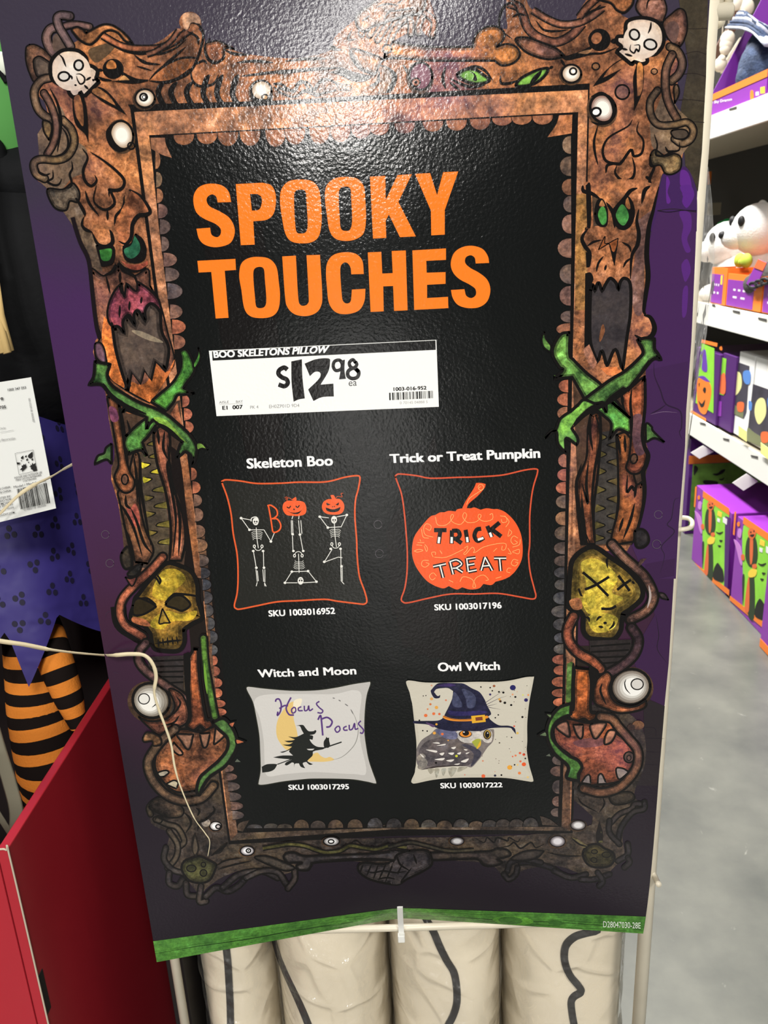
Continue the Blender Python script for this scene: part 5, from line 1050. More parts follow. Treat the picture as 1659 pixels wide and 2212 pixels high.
mb = MB(); zb = P(866, 2005, .869).z; mb.tube([(POSTL[0][0], YR + .002, zb), (POSTR[0].x, YR + .002, zb)], .0046, CR, 14); mb.build('front_bar', rack)
mb = MB(); p = P(1500, 24, .868); q = P(1578, 24, .868); mb.tube([p - Vector((.45, 0, 0)), q, q + Vector((.002, 0, 0))], [.0075, .0075, .005], CR, 16)
for px in (1553, 1573): a = P(px, 14, .868); mb.tube([a, a + Vector((0, 0, .03))], .0042, CR, 10)
mb.build('top_bar', rack)
mb = MB(); a = P(1557, 47, .90); mb.tube([a, a + Vector((0, .3, 0))], .0045, CR, 14); mb.build('side_bar', rack)
mb = MB(); mb.tube(catmull([P(x, y, Y) for x, y, Y in ((1455, 1117, .875), (1472, 1118, .872), (1487, 1120, .868), (1495, 1127, .862), (1494, 1137, .855), (1484, 1142, .85), (1468, 1144, .85), (1452, 1145, .86))], False, 5), .0026, CR, 10); mb.build('hook_loop', rack)
mb = MB(); mb.tube(catmull([P(1395, 1840, .868), P(1405, 1872, .866), P(1415, 1895, .858), P(1423, 1911, .84)], False, 5), .0036, CR, 12); mb.build('prong', rack)
DK = mat('rack_gap_shade', (24, 20, 20), .5)  # near-black that stands in for the shade inside the rack
mb = MB(); xs = P(405, 2140, .93).x; mb.box((xs - .013, .90, 0), (xs + .011, 1.33, 1.85), DK); mb.build('side_panel', rack, .001)  # panel added where the rack has only a shaded gap
mb = MB(); mb.box((POSTL[0][0], .87, .15), (POSTR[0].x, 1.34, .165), CR)
for i in range(9): x = POSTL[0][0] + .07 * i + .02; mb.tube([(x, .868, .17), (x, 1.34, .17)], .003, CR, 8)
mb.build('shelf', rack)
mb = MB(); mb.box((POSTL[0][0] + .01, 1.345, .0), (POSTR[0].x - .02, 1.352, 1.85), DK); mb.build('back_panel', rack)  # unseen black panel added so the gaps between pillows stay dark

# cable tie
tie = empty('cable_tie', P(866, 1990, .866), 'white plastic cable tie lashing the bottom of the poster to the rack bar', 'cable tie')
TW = mat('tie_plastic', (226, 226, 220), .3, .5)
mb = MB(); hw = .0036
path = [P(864, 1955, .841), P(864, 1962, .8395), P(865, 1985, .8515), P(866, 2000, .858), P(867, 2018, .860), P(867, 2026, .864)]
path = catmull(path, False, 4); L = []
for p in path: L += [p + Vector((-hw, 0, 0)), p + Vector((hw, 0, 0)), p + Vector((hw, .0014, 0)), p + Vector((-hw, .0014, 0))]
n = len(path); fs = [(0, 3, 2, 1), (4 * n - 4, 4 * n - 3, 4 * n - 2, 4 * n - 1)]
for i in range(n - 1):
    for k in range(4): fs.append((4 * i + k, 4 * i + (k + 1) % 4, 4 * i + 4 + (k + 1) % 4, 4 * i + 4 + k))
mb.add(L, fs, TW); mb.build('strap', tie)
a = P(867, 2023, .860); mb = MB(); mb.box((a.x - .0046, a.y - .005, a.z - .006), (a.x + .0046, a.y + .002, a.z + .0055), TW); mb.build('locking_head', tie, .0012)

# ------------------------------------------------------------------ pillows in clear bags
PILLOW = mat('cream_cotton', (240, 230, 208), .85, .2, bump=(700, .25, .0008), var=.05, vscale=9)
PIPE = mat('black_piping', (30, 26, 24), .7, .2)
BAG = film('clear_bag', .09, (26, .7, .010), .13, .04)
PZ0, PZ1 = .166, .73
def pillow_front(cfg, x, z):
    xc, hw, seed, y0 = cfg; v = (z - PZ0) / (PZ1 - PZ0)
    lean = 0; u = max(-1, min(1, (x - xc - lean) / hw))
    q = 1 - abs(u) ** 2.4; n = noise.noise(Vector((x * 9 + seed * 7, z * 7, seed))) * .013 + noise.noise(Vector((x * 20 + z * 9, z * 11 - x * 7, seed * 3))) * .003
    fold = .003 * math.sin((x * 1.0 + z * .8) * 34 + seed * 2 + n * 60)
    return y0 + .10 * (1 - math.sqrt(max(0, q))) + (n + fold * .45) * max(.25, q)
def crease(x, z, seed):
    d, _ = noise.voronoi(Vector((x * 13 + z * 8, z * 9 - x * 5, seed * 2)))
    return max(0, 1 - (d[1] - d[0]) * 6)
def pillow(px0, px1, pipe, seed, label, y0=.895):
    a = P(px0, 2100, .93).x; b = P(px1, 2100, .93).x; cfg = ((a + b) / 2, (b - a) / 2 * .97, seed, y0)
    root = empty('pillow', ((a + b) / 2, 1.05, PZ0), label, 'pillow', 'bagged pillows standing in the rack')
    def surf(off, z_lo, z_hi, nu, nv, full):
        vs = []; fs = []
        for j in range(nv + 1):
            v = j / nv; z = z_lo + (z_hi - z_lo) * v; t = min(1, 4.5 * min(v, 1 - v) + .28) ** .5 if full else 1
            for i in range(nu + 1):
                u = -1 + 2 * i / nu; u = math.sin(u * math.pi / 2); x = cfg[0] + u * cfg[1] * (1 + off * 2) * t
                y = pillow_front(cfg, cfg[0] + u * cfg[1] * .998, z) - off + (1 - t) * .12
                vs.append((x, y, z))
            if full:
                for i in range(13):
                    u = 1 - 2 * i / 12; u = math.sin(u * math.pi / 2); vs.append((cfg[0] + u * cfg[1] * t, 1.12 + .19 * math.sqrt(max(0, 1 - u * u)) * t, z))
        w_ = nu + 1 + (13 if full else 0)
        for j in range(nv):
            for i in range(w_ if full else w_ - 1):
                k = (i + 1) % w_; fs.append((j * w_ + i, j * w_ + k, (j + 1) * w_ + k, (j + 1) * w_ + i))
        if full: fs += [tuple(range(w_))[::-1], tuple(nv * w_ + i for i in range(w_))]
        return vs, fs
    mb = MB(); mb.smooth = True; vs, fs = surf(0, PZ0, PZ1, 44, 70, True); mb.add(vs, fs, PILLOW); mb.build('cushion', root)
    mb = MB(); cp = []
    for p in catmull([Vector((x, y, 0)) for x, y in pipe], False, 6):
        q = P(p.x, p.y, y0)
        for _ in range(4): q = P(p.x, p.y, pillow_front(cfg, q.x, q.z) - .002)
        cp.append(q)
    e = cp[-1]; low = [Vector((e.x, 0, z)) for z in (e.z - .08, e.z - .16, PZ0 + .02)]
    for p in low: p.y = pillow_front(cfg, p.x, p.z) - .002
    s0 = cp[0]; hi = [Vector((s0.x, 0, z)) for z in (PZ1 - .03, (PZ1 - .03 + s0.z) / 2) if z > s0.z + .01]
    for p in hi: p.y = pillow_front(cfg, p.x, p.z) - .002
    mb.tube(hi + cp + low, .0052, PIPE, 8); mb.build('piping', root)
    mb = MB(); mb.smooth = True; vs, fs = surf(.009, PZ0 + .005, PZ1 + .01, 90, 190, False)
    vs = [(x + .003 * noise.noise(Vector((x * 30, z * 24, seed + 9))), y - .004 * crease(x, z, seed), z) for x, y, z in vs]
    mb.add(vs, fs, BAG); o = mb.build('plastic_bag', root); o['label'] = 'clear crinkled plastic bag'
pillow(416, 594, [(488, 2020), (489, 2050), (492, 2080), (495, 2130), (497, 2170), (498, 2215)], 1.3, 'cream pillow with straight black piping, leftmost of the bagged pillows', .90)
pillow(584, 840, [(590, 2010), (597, 2040), (606, 2070), (622, 2110), (640, 2150), (655, 2185), (668, 2218)], 2.7, 'cream pillow whose black piping slants down to the right, left of the cable tie')
pillow(838, 1092, [(920, 1985), (936, 2012), (950, 2045), (965, 2075), (980, 2100), (986, 2130), (987, 2165), (980, 2192), (968, 2215)], 4.1, 'cream pillow whose black piping curves like a bracket, right of the cable tie')
pillow(1090, 1366, [(1290, 2010), (1262, 2016), (1240, 2024), (1224, 2040), (1219, 2062), (1222, 2085), (1232, 2108), (1250, 2130), (1255, 2142), (1240, 2152), (1234, 2165), (1236, 2190), (1241, 2218)], 5.6, 'cream pillow with wavy black piping, rightmost of the bagged pillows')

# clear plastic sheet hanging off the right post
FILM2 = film('clear_sheet', .03, (9, .8, .03), .15, .2)
mb = MB(); mb.smooth = True; vs = []; fs = []
edge = [(360, 1530), (430, 1538), (500, 1542), (560, 1544), (620, 1543), (680, 1530), (720, 1527), (780, 1516), (830, 1505), (900, 1496), (980, 1484)]
for j, (y, xr_) in enumerate(edge):
    xl = 1516 - (y - 360) * .070
    for i in range(9):
        t = i / 8; x = xl + (xr_ - xl) * t; vs.append(P(x, y, .885 + .012 * math.sin(t * 7 + y * .02)))
for j in range(len(edge) - 1):
    for i in range(8): k = j * 9 + i; fs.append((k, k + 1, k + 10, k + 9))
mb.add(vs, fs, FILM2); o = mb.build('plastic_sheet'); tag(o, 'clear crumpled plastic sheet hanging from the rack post right of the poster', 'plastic sheet')

# ------------------------------------------------------------------ red cardboard bin on the left
RED = mat('red_card', (172, 38, 50), .28, .5, var=.05, vscale=5); CARD = mat('bare_card', (190, 176, 156), .8); INB = mat('bin_inside_shade', (24, 16, 16), .9)  # the bin's inner shade is put into its near-black inside colour
bn = empty('display_bin', (-.75, 1.05, 0), 'open red cardboard bin left of the poster, holding the witch', 'display bin')
XB, YB0, YB1, ZBN, TH = -.45, .742, 1.42, .888, .012
def wall_(lo, hi, nm, lab=None, M=RED):
    m_ = MB(); m_.box(lo, hi, M); o = m_.build(nm, bn, .0015)
    if lab: o['label'] = lab
wall_((XB - TH, YB0, 0), (XB, YB1, ZBN), 'side_panel'); wall_((-1.15, YB0, 0), (XB - TH - .001, YB0 + TH, ZBN), 'front_panel')
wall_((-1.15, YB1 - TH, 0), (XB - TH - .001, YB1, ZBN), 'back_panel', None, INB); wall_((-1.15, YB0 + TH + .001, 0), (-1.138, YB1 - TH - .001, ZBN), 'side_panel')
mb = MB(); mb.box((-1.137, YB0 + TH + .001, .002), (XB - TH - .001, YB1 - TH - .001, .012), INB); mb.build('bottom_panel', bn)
mb = MB(); mb.tube(catmull([Vector((XB - .012, YB0 - .0015, ZBN + .001)), Vector((XB, YB0 - .002, ZBN + .0005)), Vector((XB + .0015, YB0 - .001, ZBN - .02)), Vector((XB + .0018, YB0 - .001, .6)), Vector((XB + .0015, YB0 - .001, .3)), Vector((XB + .0015, YB0 - .001, .02))], False, 6), .0011, CARD, 6); mb.build('raw_edge', bn, 0)['label'] = 'pale bare cardboard edge at the corner'
a = PX(76, 2128, XB + .0015); b = PX(108, 2184, XB + .0015)
mb = MB(); mb.box((XB - .004, YB0 + .001, b.z), (XB + .0008, YB0 + .014, a.z), mat('slot_dark', (14, 10, 10), .7)); mb.build('slot', bn)['label'] = 'dark punched slot near the corner'

# ------------------------------------------------------------------ hanging witch figure in the bin
YW = 1.22
wt = empty('witch_figure', (P(40, 1400, YW).x, YW, .02), 'green faced witch figure in a purple paw print dress behind the red bin', 'witch decoration')
GRN = mat('green_felt', (92, 160, 82), .7, .2, var=.10, vscale=6); BLK = mat('black_cloth', (15, 16, 18), .8, .2, bump=(60, .4, .004)); PUR = mat('purple_satin', (52, 44, 112), .45, .4, bump=(9, .5, .02), var=.12, vscale=7); PAW = mat('paw_ink', (22, 18, 46), .6); ORG = mat('orange_knit', (214, 128, 46), .85, .2, bump=(300, .4, .002)); BKN = mat('black_knit', (24, 18, 16), .9, .1)
c = P(-45, 235, YW); mb = MB(); mb.ball(c, .115, .10, .155, GRN, 28, 18); mb.build('head', wt)
def hugh(px, py): # front of the head at a spot
    q = P(px, py, YW)
    for _ in range(6):
        dx = (q.x - c.x) / .115; dz = (q.z - c.z) / .155; s_ = max(.02, 1 - dx * dx - dz * dz); q = P(px, py, YW - .10 * math.sqrt(s_) - .002)
    return q
mb = MB(); e = hugh(2, 138); mb.ball(e, .012, .006, .014, mat('eye_white', (226, 232, 214), .4)); mb.build('eye', wt)
mb = MB(); mb.tube(catmull([hugh(-40, 140), hugh(-5, 152), hugh(8, 168), hugh(14, 178)], False, 4), .003, BLK, 8); mb.build('eye_line', wt)
mb = MB(); mb.tube(catmull([hugh(-30, 300), hugh(-8, 318), hugh(2, 340), hugh(14, 362), P(32, 382, 1.14), P(62, 410, 1.15), P(100, 450, 1.16)], False, 5), [.010] * 31, BLK, 10); mb.build('mouth', wt)
mb = MB(); tc_ = P(10, 640, YW + .03)
def body_fn(p): return p
mb.ball(tc_, .27, .17, .215, BLK, 32, 20); s1 = P(0, 400, YW); mb.ball(s1, .19, .10, .06, BLK, 24, 14); mb.build('torso', wt)
# skirt: a flared cone with a pennant hem
xc = P(30, 1400, YW).x; RH = .235; zt = P(30, 690, YW).z; hem = [(-260, 1380), (-200, 1500), (-140, 1380), (-70, 1480), (5, 1385), (52, 1507), (107, 1369), (217, 1463), (226, 1360), (262, 1340), (320, 1440)]
hx = [(P(x, y, 1.02).x, P(x, y, 1.02).z) for x, y in hem]
def hemz(x, th):
    if math.cos(th) < 0: return 1.5 - .60 + .04 * abs(((th * 2.2) % 1) - .5)
    x = max(hx[0][0], min(hx[-1][0], x))
    for (a_, b_), (c_, d_) in zip(hx, hx[1:]):
        if x <= c_: return b_ + (d_ - b_) * (x - a_) / (c_ - a_)
    return hx[-1][1]
def skirt(th, t):
    r0, r1 = .14, RH; zh = hemz(xc + r1 * math.sin(th), th); z = zt + (zh - zt) * t; f = (zt - z) / (zt - (1.5 - .66)); r = r0 + (r1 - r0) * min(1.0, f) ** .8
    r *= 1 + .035 * math.sin(th * 9 + 2) * f
    return Vector((xc + r * math.sin(th), YW - r * math.cos(th) * .86, z))
nth, nt_ = 240, 26; mb = MB(); mb.smooth = True
mb.add([skirt(2 * math.pi * i / nth, j / nt_) for j in range(nt_ + 1) for i in range(nth)], [(j * nth + i, (j + 1) * nth + i, (j + 1) * nth + (i + 1) % nth, j * nth + (i + 1) % nth) for j in range(nt_) for i in range(nth)], PUR)
sk = mb.build('skirt', wt)
rp = random.Random(4); mb = MB()
def zfind(th, z):
    lo, hi = 0, 1
    for _ in range(14):
        m_ = (lo + hi) / 2
        if skirt(th, m_).z > z: lo = m_
        else: hi = m_
    return lo
for k in range(11):
    for i in range(15):
        th = -1.25 + i * .18 + (.09 if k % 2 else 0) + rp.uniform(-.03, .03); z = zt - .03 - k * .042 + rp.uniform(-.008, .008); rot = rp.uniform(0, 6)
        if z < hemz(xc + RH * math.sin(th), th) + .02: continue
        for q in range(3):
            a_ = rot + q * 2.1; tq = th + .0065 * math.cos(a_) / RH; zq = z + .0065 * math.sin(a_); vs = []
            for w_ in range(10):
                t2 = tq + .0042 * math.cos(w_ * .628) / RH; s_ = skirt(t2, zfind(t2, zq + .0046 * math.sin(w_ * .628))); n_ = Vector((math.sin(t2), -math.cos(t2), .2)).normalized(); vs.append(s_ + n_ * .0012)
            mb.add(vs, [tuple(range(10))], PAW)
o = mb.build('paw_print_pattern', wt); o['kind'] = 'stuff'
def leg(path, rad, nm, n=26, per=6, ph=0, sq=1):
    cp = catmull([Vector(p) for p in path], False, 24); acc = 0; mb_ = MB(); mb_.smooth = True; rows = [cp[0]]
    L_ = [0]
    for a_, b_ in zip(cp, cp[1:]): L_.append(L_[-1] + (b_ - a_).length)
    tot = L_[-1]; rr = lambda t: rad[min(len(rad) - 1, int(t * (len(rad) - 1)))] * (1 - (t * (len(rad) - 1)) % 1) + rad[min(len(rad) - 1, int(t * (len(rad) - 1)) + 1)] * ((t * (len(rad) - 1)) % 1)
    prev = 0; k = 0
    while prev < len(cp) - 1:
        nx = prev
        while nx < len(cp) - 1 and L_[nx] - L_[prev] < per: nx += 1
        seg = cp[prev:nx + 1]
        if len(seg) > 1: mb_.tube(seg, [rr(L_[prev + i] / tot) for i in range(len(seg))], ORG if (k + ph) % 2 else BKN, n, False, sq)
        k += 1; prev = nx
    mb_.build(nm, wt)
leg([P(70, 1380, 1.16), P(76, 1440, 1.15), P(84, 1520, 1.14), P(100, 1600, 1.13), P(112, 1660, 1.13), P(108, 1720, 1.15), P(92, 1790, 1.16), P(80, 1900, 1.18)], [.044, .046, .050, .054, .048, .040, .036, .034], 'leg', per=.0175, ph=0)
leg([P(84, 1330, 1.15), P(106, 1385, 1.115), P(124, 1440, 1.095), P(146, 1500, 1.085), P(170, 1570, 1.08)], [.026, .026, .025, .021, .012], 'leg', per=.0175, ph=1)
mb = MB(); BR = mat('straw', (206, 176, 118), .8, .2)
for i in range(14):
    x0 = -40 + i * 3.2; mb.tube([P(x0 * .6 - 16, 560, 1.05 - .004 * (i % 3)), P(x0 * .9 - 2, 680, 1.035), P(x0 + 24 - i * .3, 757 + (i % 4) * 2, 1.03 - .003 * (i % 4))], [.004, .006, .0055], BR, 6, True, .6)
br = empty('broom', (P(-20, 640, 1.04).x, 1.04, 1.2), 'tan straw broom tip at the left edge beside the witch', 'broom')
mb.build('bristles', br)
mb = MB(); mb.tube([P(-16, 570, 1.05), P(-60, 250, 1.12)], .008, mat('broom_wood', (96, 66, 42), .7), 10); mb.build('handle', br)
mb = MB(); mb.box((-1.6, 1.50, 0), (-.10, 1.52, 2.6), mat('dark_fill', (13, 13, 14), .95, .05)); o = mb.build('dark_fill_sheet'); tag(o, 'black sheet added behind the witch in place of the shade there', 'backdrop')  # added sheet: its black stands in for the unlit space behind the figure
# loose strips in the bin
GS = mat('grey_strip', (142, 140, 120), .6)
mb = MB()
for l, r_ in (([(-20, 1560), (-2, 1620), (20, 1690), (36, 1760), (30, 1830)], .012), ([(-10, 1750), (4, 1772), (22, 1800), (40, 1830)], .006)): mb.tube(catmull([P(x, y, 1.10) for x, y in l], False, 6), r_, GS, 8, True, .15)
o = mb.build('loose_strips'); tag(o, 'limp grey-green strips hanging inside the red bin', 'fabric strips')
mb = MB(); mb.box((-.62, .80, .86), (-.52, .83, .90), mat('cream_paper', (216, 206, 178), .8)); o = mb.build('paper_slip'); tag(o, 'small cream paper piece at the corner of the red bin', 'paper')

# white care tag hanging on the witch
YT = .985
tg = empty('product_tag', P(0, 980, YT), 'white product tag with bar code hanging in front of the purple dress', 'product tag')
Q = [P(-150, 849, YT), P(67, 815, YT - .004), P(121, 1098, YT - .004), P(-98, 1152, YT)]
mb = MB(); mb.slab(Q, .0008, (0, 1, 0), mat('tag_paper', (226, 228, 224), .6)); mb.build('paper', tg)
ZN['W'] = (0, 800, 6.506)
def T(x, y, dy=.0012): x0, y0, k = ZN['W']; return P(x0 + x / k, y0 + y / k, YT - .004 - dy)
mb = MB(); GI = mat('tag_ink', (62, 62, 62), .7); GL = mat('tag_ink_pale', (146, 146, 146), .7)
def tt(s, tl, tr, h_, M=GI, b=.005):
    dx, dy = 0.19 * h_, h_; letter(mb, s, [T(tl[0] + dx, tl[1] + dy), T(tr[0] + dx, tr[1] + dy), T(*tr), T(*tl)], M, b)
tt('1002 347 253', (103, 258), (360, 222), 34, GI, .01); tt('e', (2, 380), (42, 375), 42, GI, .02); tt('ros', (-5, 500), (76, 488), 44, GI, .015)
tt('Only', (-10, 806), (74, 792), 32, GL); tt('su decoración', (-40, 962), (208, 934), 36, GL, .0)
tt('INDOOR AND OUTDOOR USE', (198, 1498), (586, 1418), 28, GI, 0); tt('PARA USO EN INTERIORES', (220, 1530), (576, 1456), 28, GI, 0); tt('Y EXTERIORES', (318, 1548), (506, 1504), 24, GI, 0)
tt('Model / Modelo X20', (188, 1626), (640, 1530), 30, GI, 0)
for i, (s, x1, y) in enumerate((('IN CHINA', 140, 1622), ('EN CHINA', 148, 1672), ('DISTRIBUTED BY:', 150, 1752), ('DISTRIBUIDO POR:', 160, 1792), ('HOME DEPOT', 172, 1832), ('FERRY RD., NW', 180, 1868), ('ATLANTA, GA 30339', 188, 1912), ('HOLIDAY.COM', 200, 1982))):
    tt(s, (x1 - 21 * len(s), y + 21 * len(s) * .2), (x1, y), 28, GI, .005)
L_ = [T(394, 392), T(422, 388), T(488, 730), T(460, 736)]; letter(mb, '00102018 000087', [L_[0], L_[3], L_[2], L_[1]], GL, .0)
def tline(l, w_, M=GI):
    for a_, b_ in zip(l, l[1:]):
        d = Vector((b_[0] - a_[0], b_[1] - a_[1])).normalized(); n_ = Vector((-d.y, d.x)) * w_ / 2
        mb.add([T(a_[0] + n_.x, a_[1] + n_.y), T(b_[0] + n_.x, b_[1] + n_.y), T(b_[0] - n_.x, b_[1] - n_.y), T(a_[0] - n_.x, a_[1] - n_.y)], [(0, 1, 2, 3)], M)
tline([(0, 872), (190, 840)], 4, GL); tline([(210, 1168), (465, 1117), (520, 1408), (268, 1465), (210, 1168)], 4)
TK = mat('tag_black', (26, 26, 26), .7)
def tpoly(l):
    q = [T(x, y, .0014) for x, y in l]
    for t in tessellate_polygon([q]): mb.add([q[i] for i in t], [(0, 1, 2)], TK)
def drop(x, y, r): tpoly([(x + r * .9, y - r * 1.9), (x + r, y), (x + r * .6, y + r * .8), (x, y + r), (x - r * .7, y + r * .7), (x - r, y), (x - r * .7, y - r * .6)])
for d in ((425, 1205, 34), (310, 1230, 18), (362, 1212, 12), (378, 1258, 13), (452, 1255, 12), (400, 1295, 8), (298, 1272, 7)): drop(*d)
tpoly([(405, 1345), (430, 1350), (428, 1320), (448, 1335), (450, 1295), (470, 1320), (500, 1300), (496, 1330), (510, 1360), (520, 1410), (470, 1420), (460, 1400), (430, 1385), (440, 1370)])
tpoly([(300, 1340), (325, 1335), (330, 1315), (350, 1330), (360, 1305), (366, 1340), (375, 1355), (350, 1385), (330, 1400), (310, 1430), (310, 1400), (278, 1400), (295, 1380), (310, 1365)])
tpoly([(235, 1292), (290, 1298), (270, 1310), (290, 1318), (240, 1325)])
rb = random.Random(8); x = 235
while x < 645:
    w_ = rb.choice([4, 5, 8, 13]); t = (x - 235) / 410; y0 = 1668 - 88 * t; y1 = y0 + 285; mb.add([T(x, y0), T(x + w_, y0 - w_ * .21), T(x + w_ + 52, y1 - w_ * .21), T(x + 52, y1)], [(0, 1, 2, 3)], TK); x += w_ + rb.choice([5, 7, 10])
tt('0 86018 36305', (330, 1945), (640, 1880), 28, GL, .0)
mb.build('tag_print', tg)['label'] = 'grey and black printing, bar code and leaf pictogram'

# two raffia ribbons
RB = mat('raffia', (222, 208, 172), .5, .4)
def ribbon3(name, l, wd, label):
    cp = catmull([P(x, y, Y) for x, y, Y in l], False, 8); vs = []; fs = []; n = len(cp); cw = [wd[min(len(wd) - 1, int(i / n * len(wd)))] for i in range(n)]
    mb = MB(); mb.smooth = True
    for i, p in enumerate(cp):
        d = (cp[min(i + 1, n - 1)] - cp[max(i - 1, 0)]).normalized(); tw = .5 * math.sin(i * .13); s_ = d.cross(Vector((0, 1, 0))).normalized(); s_ = s_ * math.cos(tw) + Vector((0, .5, 0)) * math.sin(tw); s_ *= cw[i] / 2
        th = Vector((0, .0005, 0)); vs += [p + s_, p - s_, p - s_ + th, p + s_ + th]
    for i in range(n - 1):
        for k in range(4): fs.append((4 * i + k, 4 * i + (k + 1) % 4, 4 * i + 4 + (k + 1) % 4, 4 * i + 4 + k))
    fs += [(3, 2, 1, 0), (4 * n - 4, 4 * n - 3, 4 * n - 2, 4 * n - 1)]
    mb.add(vs, fs, RB); o = mb.build(name); tag(o, label, 'ribbon')
ribbon3('raffia_ribbon', [(-30, 1150, .95), (0, 1110, .95), (40, 1070, .945), (75, 1047, .94), (110, 1030, .92), (135, 1015, .88), (160, 1001, .84), (185, 985, .82)], [.0024, .004, .0048, .003, .0022, .003, .003], 'short raffia strand crossing the white tag')
ribbon3('raffia_ribbon', [(-30, 1378, .94), (0, 1385, .93), (50, 1392, .92), (100, 1402, .90), (150, 1409, .87), (205, 1414, .83), (240, 1416, .79), (280, 1413, .785), (312, 1416, .785), (330, 1435, .785), (337, 1462, .786), (333, 1495, .787), (342, 1530, .789), (357, 1570, .789), (370, 1610, .79), (377, 1655, .79), (390, 1700, .79), (418, 1765, .79), (443, 1800, .79), (453, 1818, .79), (449, 1850, .79)], [.0065, .006, .004, .0035, .0045, .004, .0045, .003, .0028, .0024, .002, .0012, .0009], 'long raffia ribbon hanging over the left side of the poster')
# ------------------------------------------------------------------ shelving along the right side of the aisle
WH = mat('white_steel', (236, 236, 230), .45); OBM = mat('orange_beam', (206, 110, 40), .5); GB = mat('grey_beam', (150, 142, 126), .6); BP = mat('dark_back', (30, 28, 26), .8)
XF = 1.40; SY0, SY1 = 2.2, 6.6
sh = empty('store_shelving', (1.75, 4.4, 0), 'long white store shelving with three levels along the right side', 'shelving')
FZ = [(1.857, 1.952), (1.070, 1.165), (.537, .637)]
for lo, hi in FZ:
    mb = MB(); mb.box((XF + .012, SY0, hi - .05), (2.05, SY1, hi - .012), GB); mb.build('shelf', sh)
    mb = MB(); mb.box((XF, SY0, lo), (XF + .012, SY1, hi), WH); mb.build('price_rail', sh, .002)
mb = MB(); mb.box((2.06, SY0, 0), (2.08, SY1, 2.6), BP); mb.build('back_panel', sh)
for y in (SY0, SY1 - .05): mb = MB(); mb.box((2.0, y, 0), (2.06, y + .05, 2.6), GB); mb.build('upright', sh)
mb = MB(); a = P(1530, 384, 5.6); b = P(1700, 391, 5.6); mb.box((a.x, 5.58, a.z - .04), (2.0, 5.62, a.z + .035), OBM); mb.build('cross_beam', sh)['label'] = 'orange cross beam'
mb = MB(); a = P(1530, 452, 5.4); mb.box((a.x, 5.38, a.z - .035), (2.0, 5.42, a.z + .035), GB); mb.build('cross_beam', sh)['label'] = 'grey cross beam'
INKD = mat('label_ink', (70, 68, 66), .7)
for px, py, ln in ((1575, 238, 16), (1538, 660, 7), (1583, 673, 15), (1638, 689, 18), (1512, 915, 12), (1562, 949, 13), (1622, 986, 15)):
    mb = MB(); q = [PX(px, py, XF - .0012), PX(px + ln, py + ln * (.28 if py > 300 else -.25), XF - .0012)]; mb.slab([q[0], q[1], q[1] + Vector((0, 0, .008)), q[0] + Vector((0, 0, .006))], .0008, (-1, 0, 0), INKD); mb.build('rail_marking', sh)

VIO = mat('violet_print', (140, 52, 170), .4, .5); DVI = mat('dark_violet_print', (78, 28, 108), .5); ORP = mat('orange_print', (244, 130, 44), .5); LIM = mat('lime_print', (142, 216, 62), .5, var=.12, vscale=12); DGR = mat('dark_green_print', (44, 62, 36), .6); YEL = mat('yellow_print', (248, 214, 70), .5); WTX = mat('white_print', (240, 232, 240), .5); BKP = mat('black_print', (26, 26, 24), .6); SALM = mat('orange_figure', (226, 110, 60), .6)
ZN['Q'] = (1440, 850, 4.425); ZN['U'] = (1480, 400, 4.425); ZN['V'] = (1480, 0, 4.425)
def flat3(mb, z, s, X, M, smooth=True, th=.0006):   # print lying on the aisle side of a carton
    for one in s.split('|'):
        l = curve(z, one, True if smooth else None, 4); mb.slab([PX(p.x, p.y, X) for p in l], th, (-1, 0, 0), M)
def carton(label, X, y0, y1, z0, z1, depth, M, group=None, name='product_box', cat='box'):
    r = empty(name, (X + depth / 2, (y0 + y1) / 2, z0), label, cat, group)
    mb = MB(); mb.box((X, y0, z0), (X + depth, y1, z1), M); mb.build('carton', r, .002)
    return r
def trim(r, nm, lo, hi, M): mb = MB(); mb.box(lo, hi, M); mb.build(nm, r)
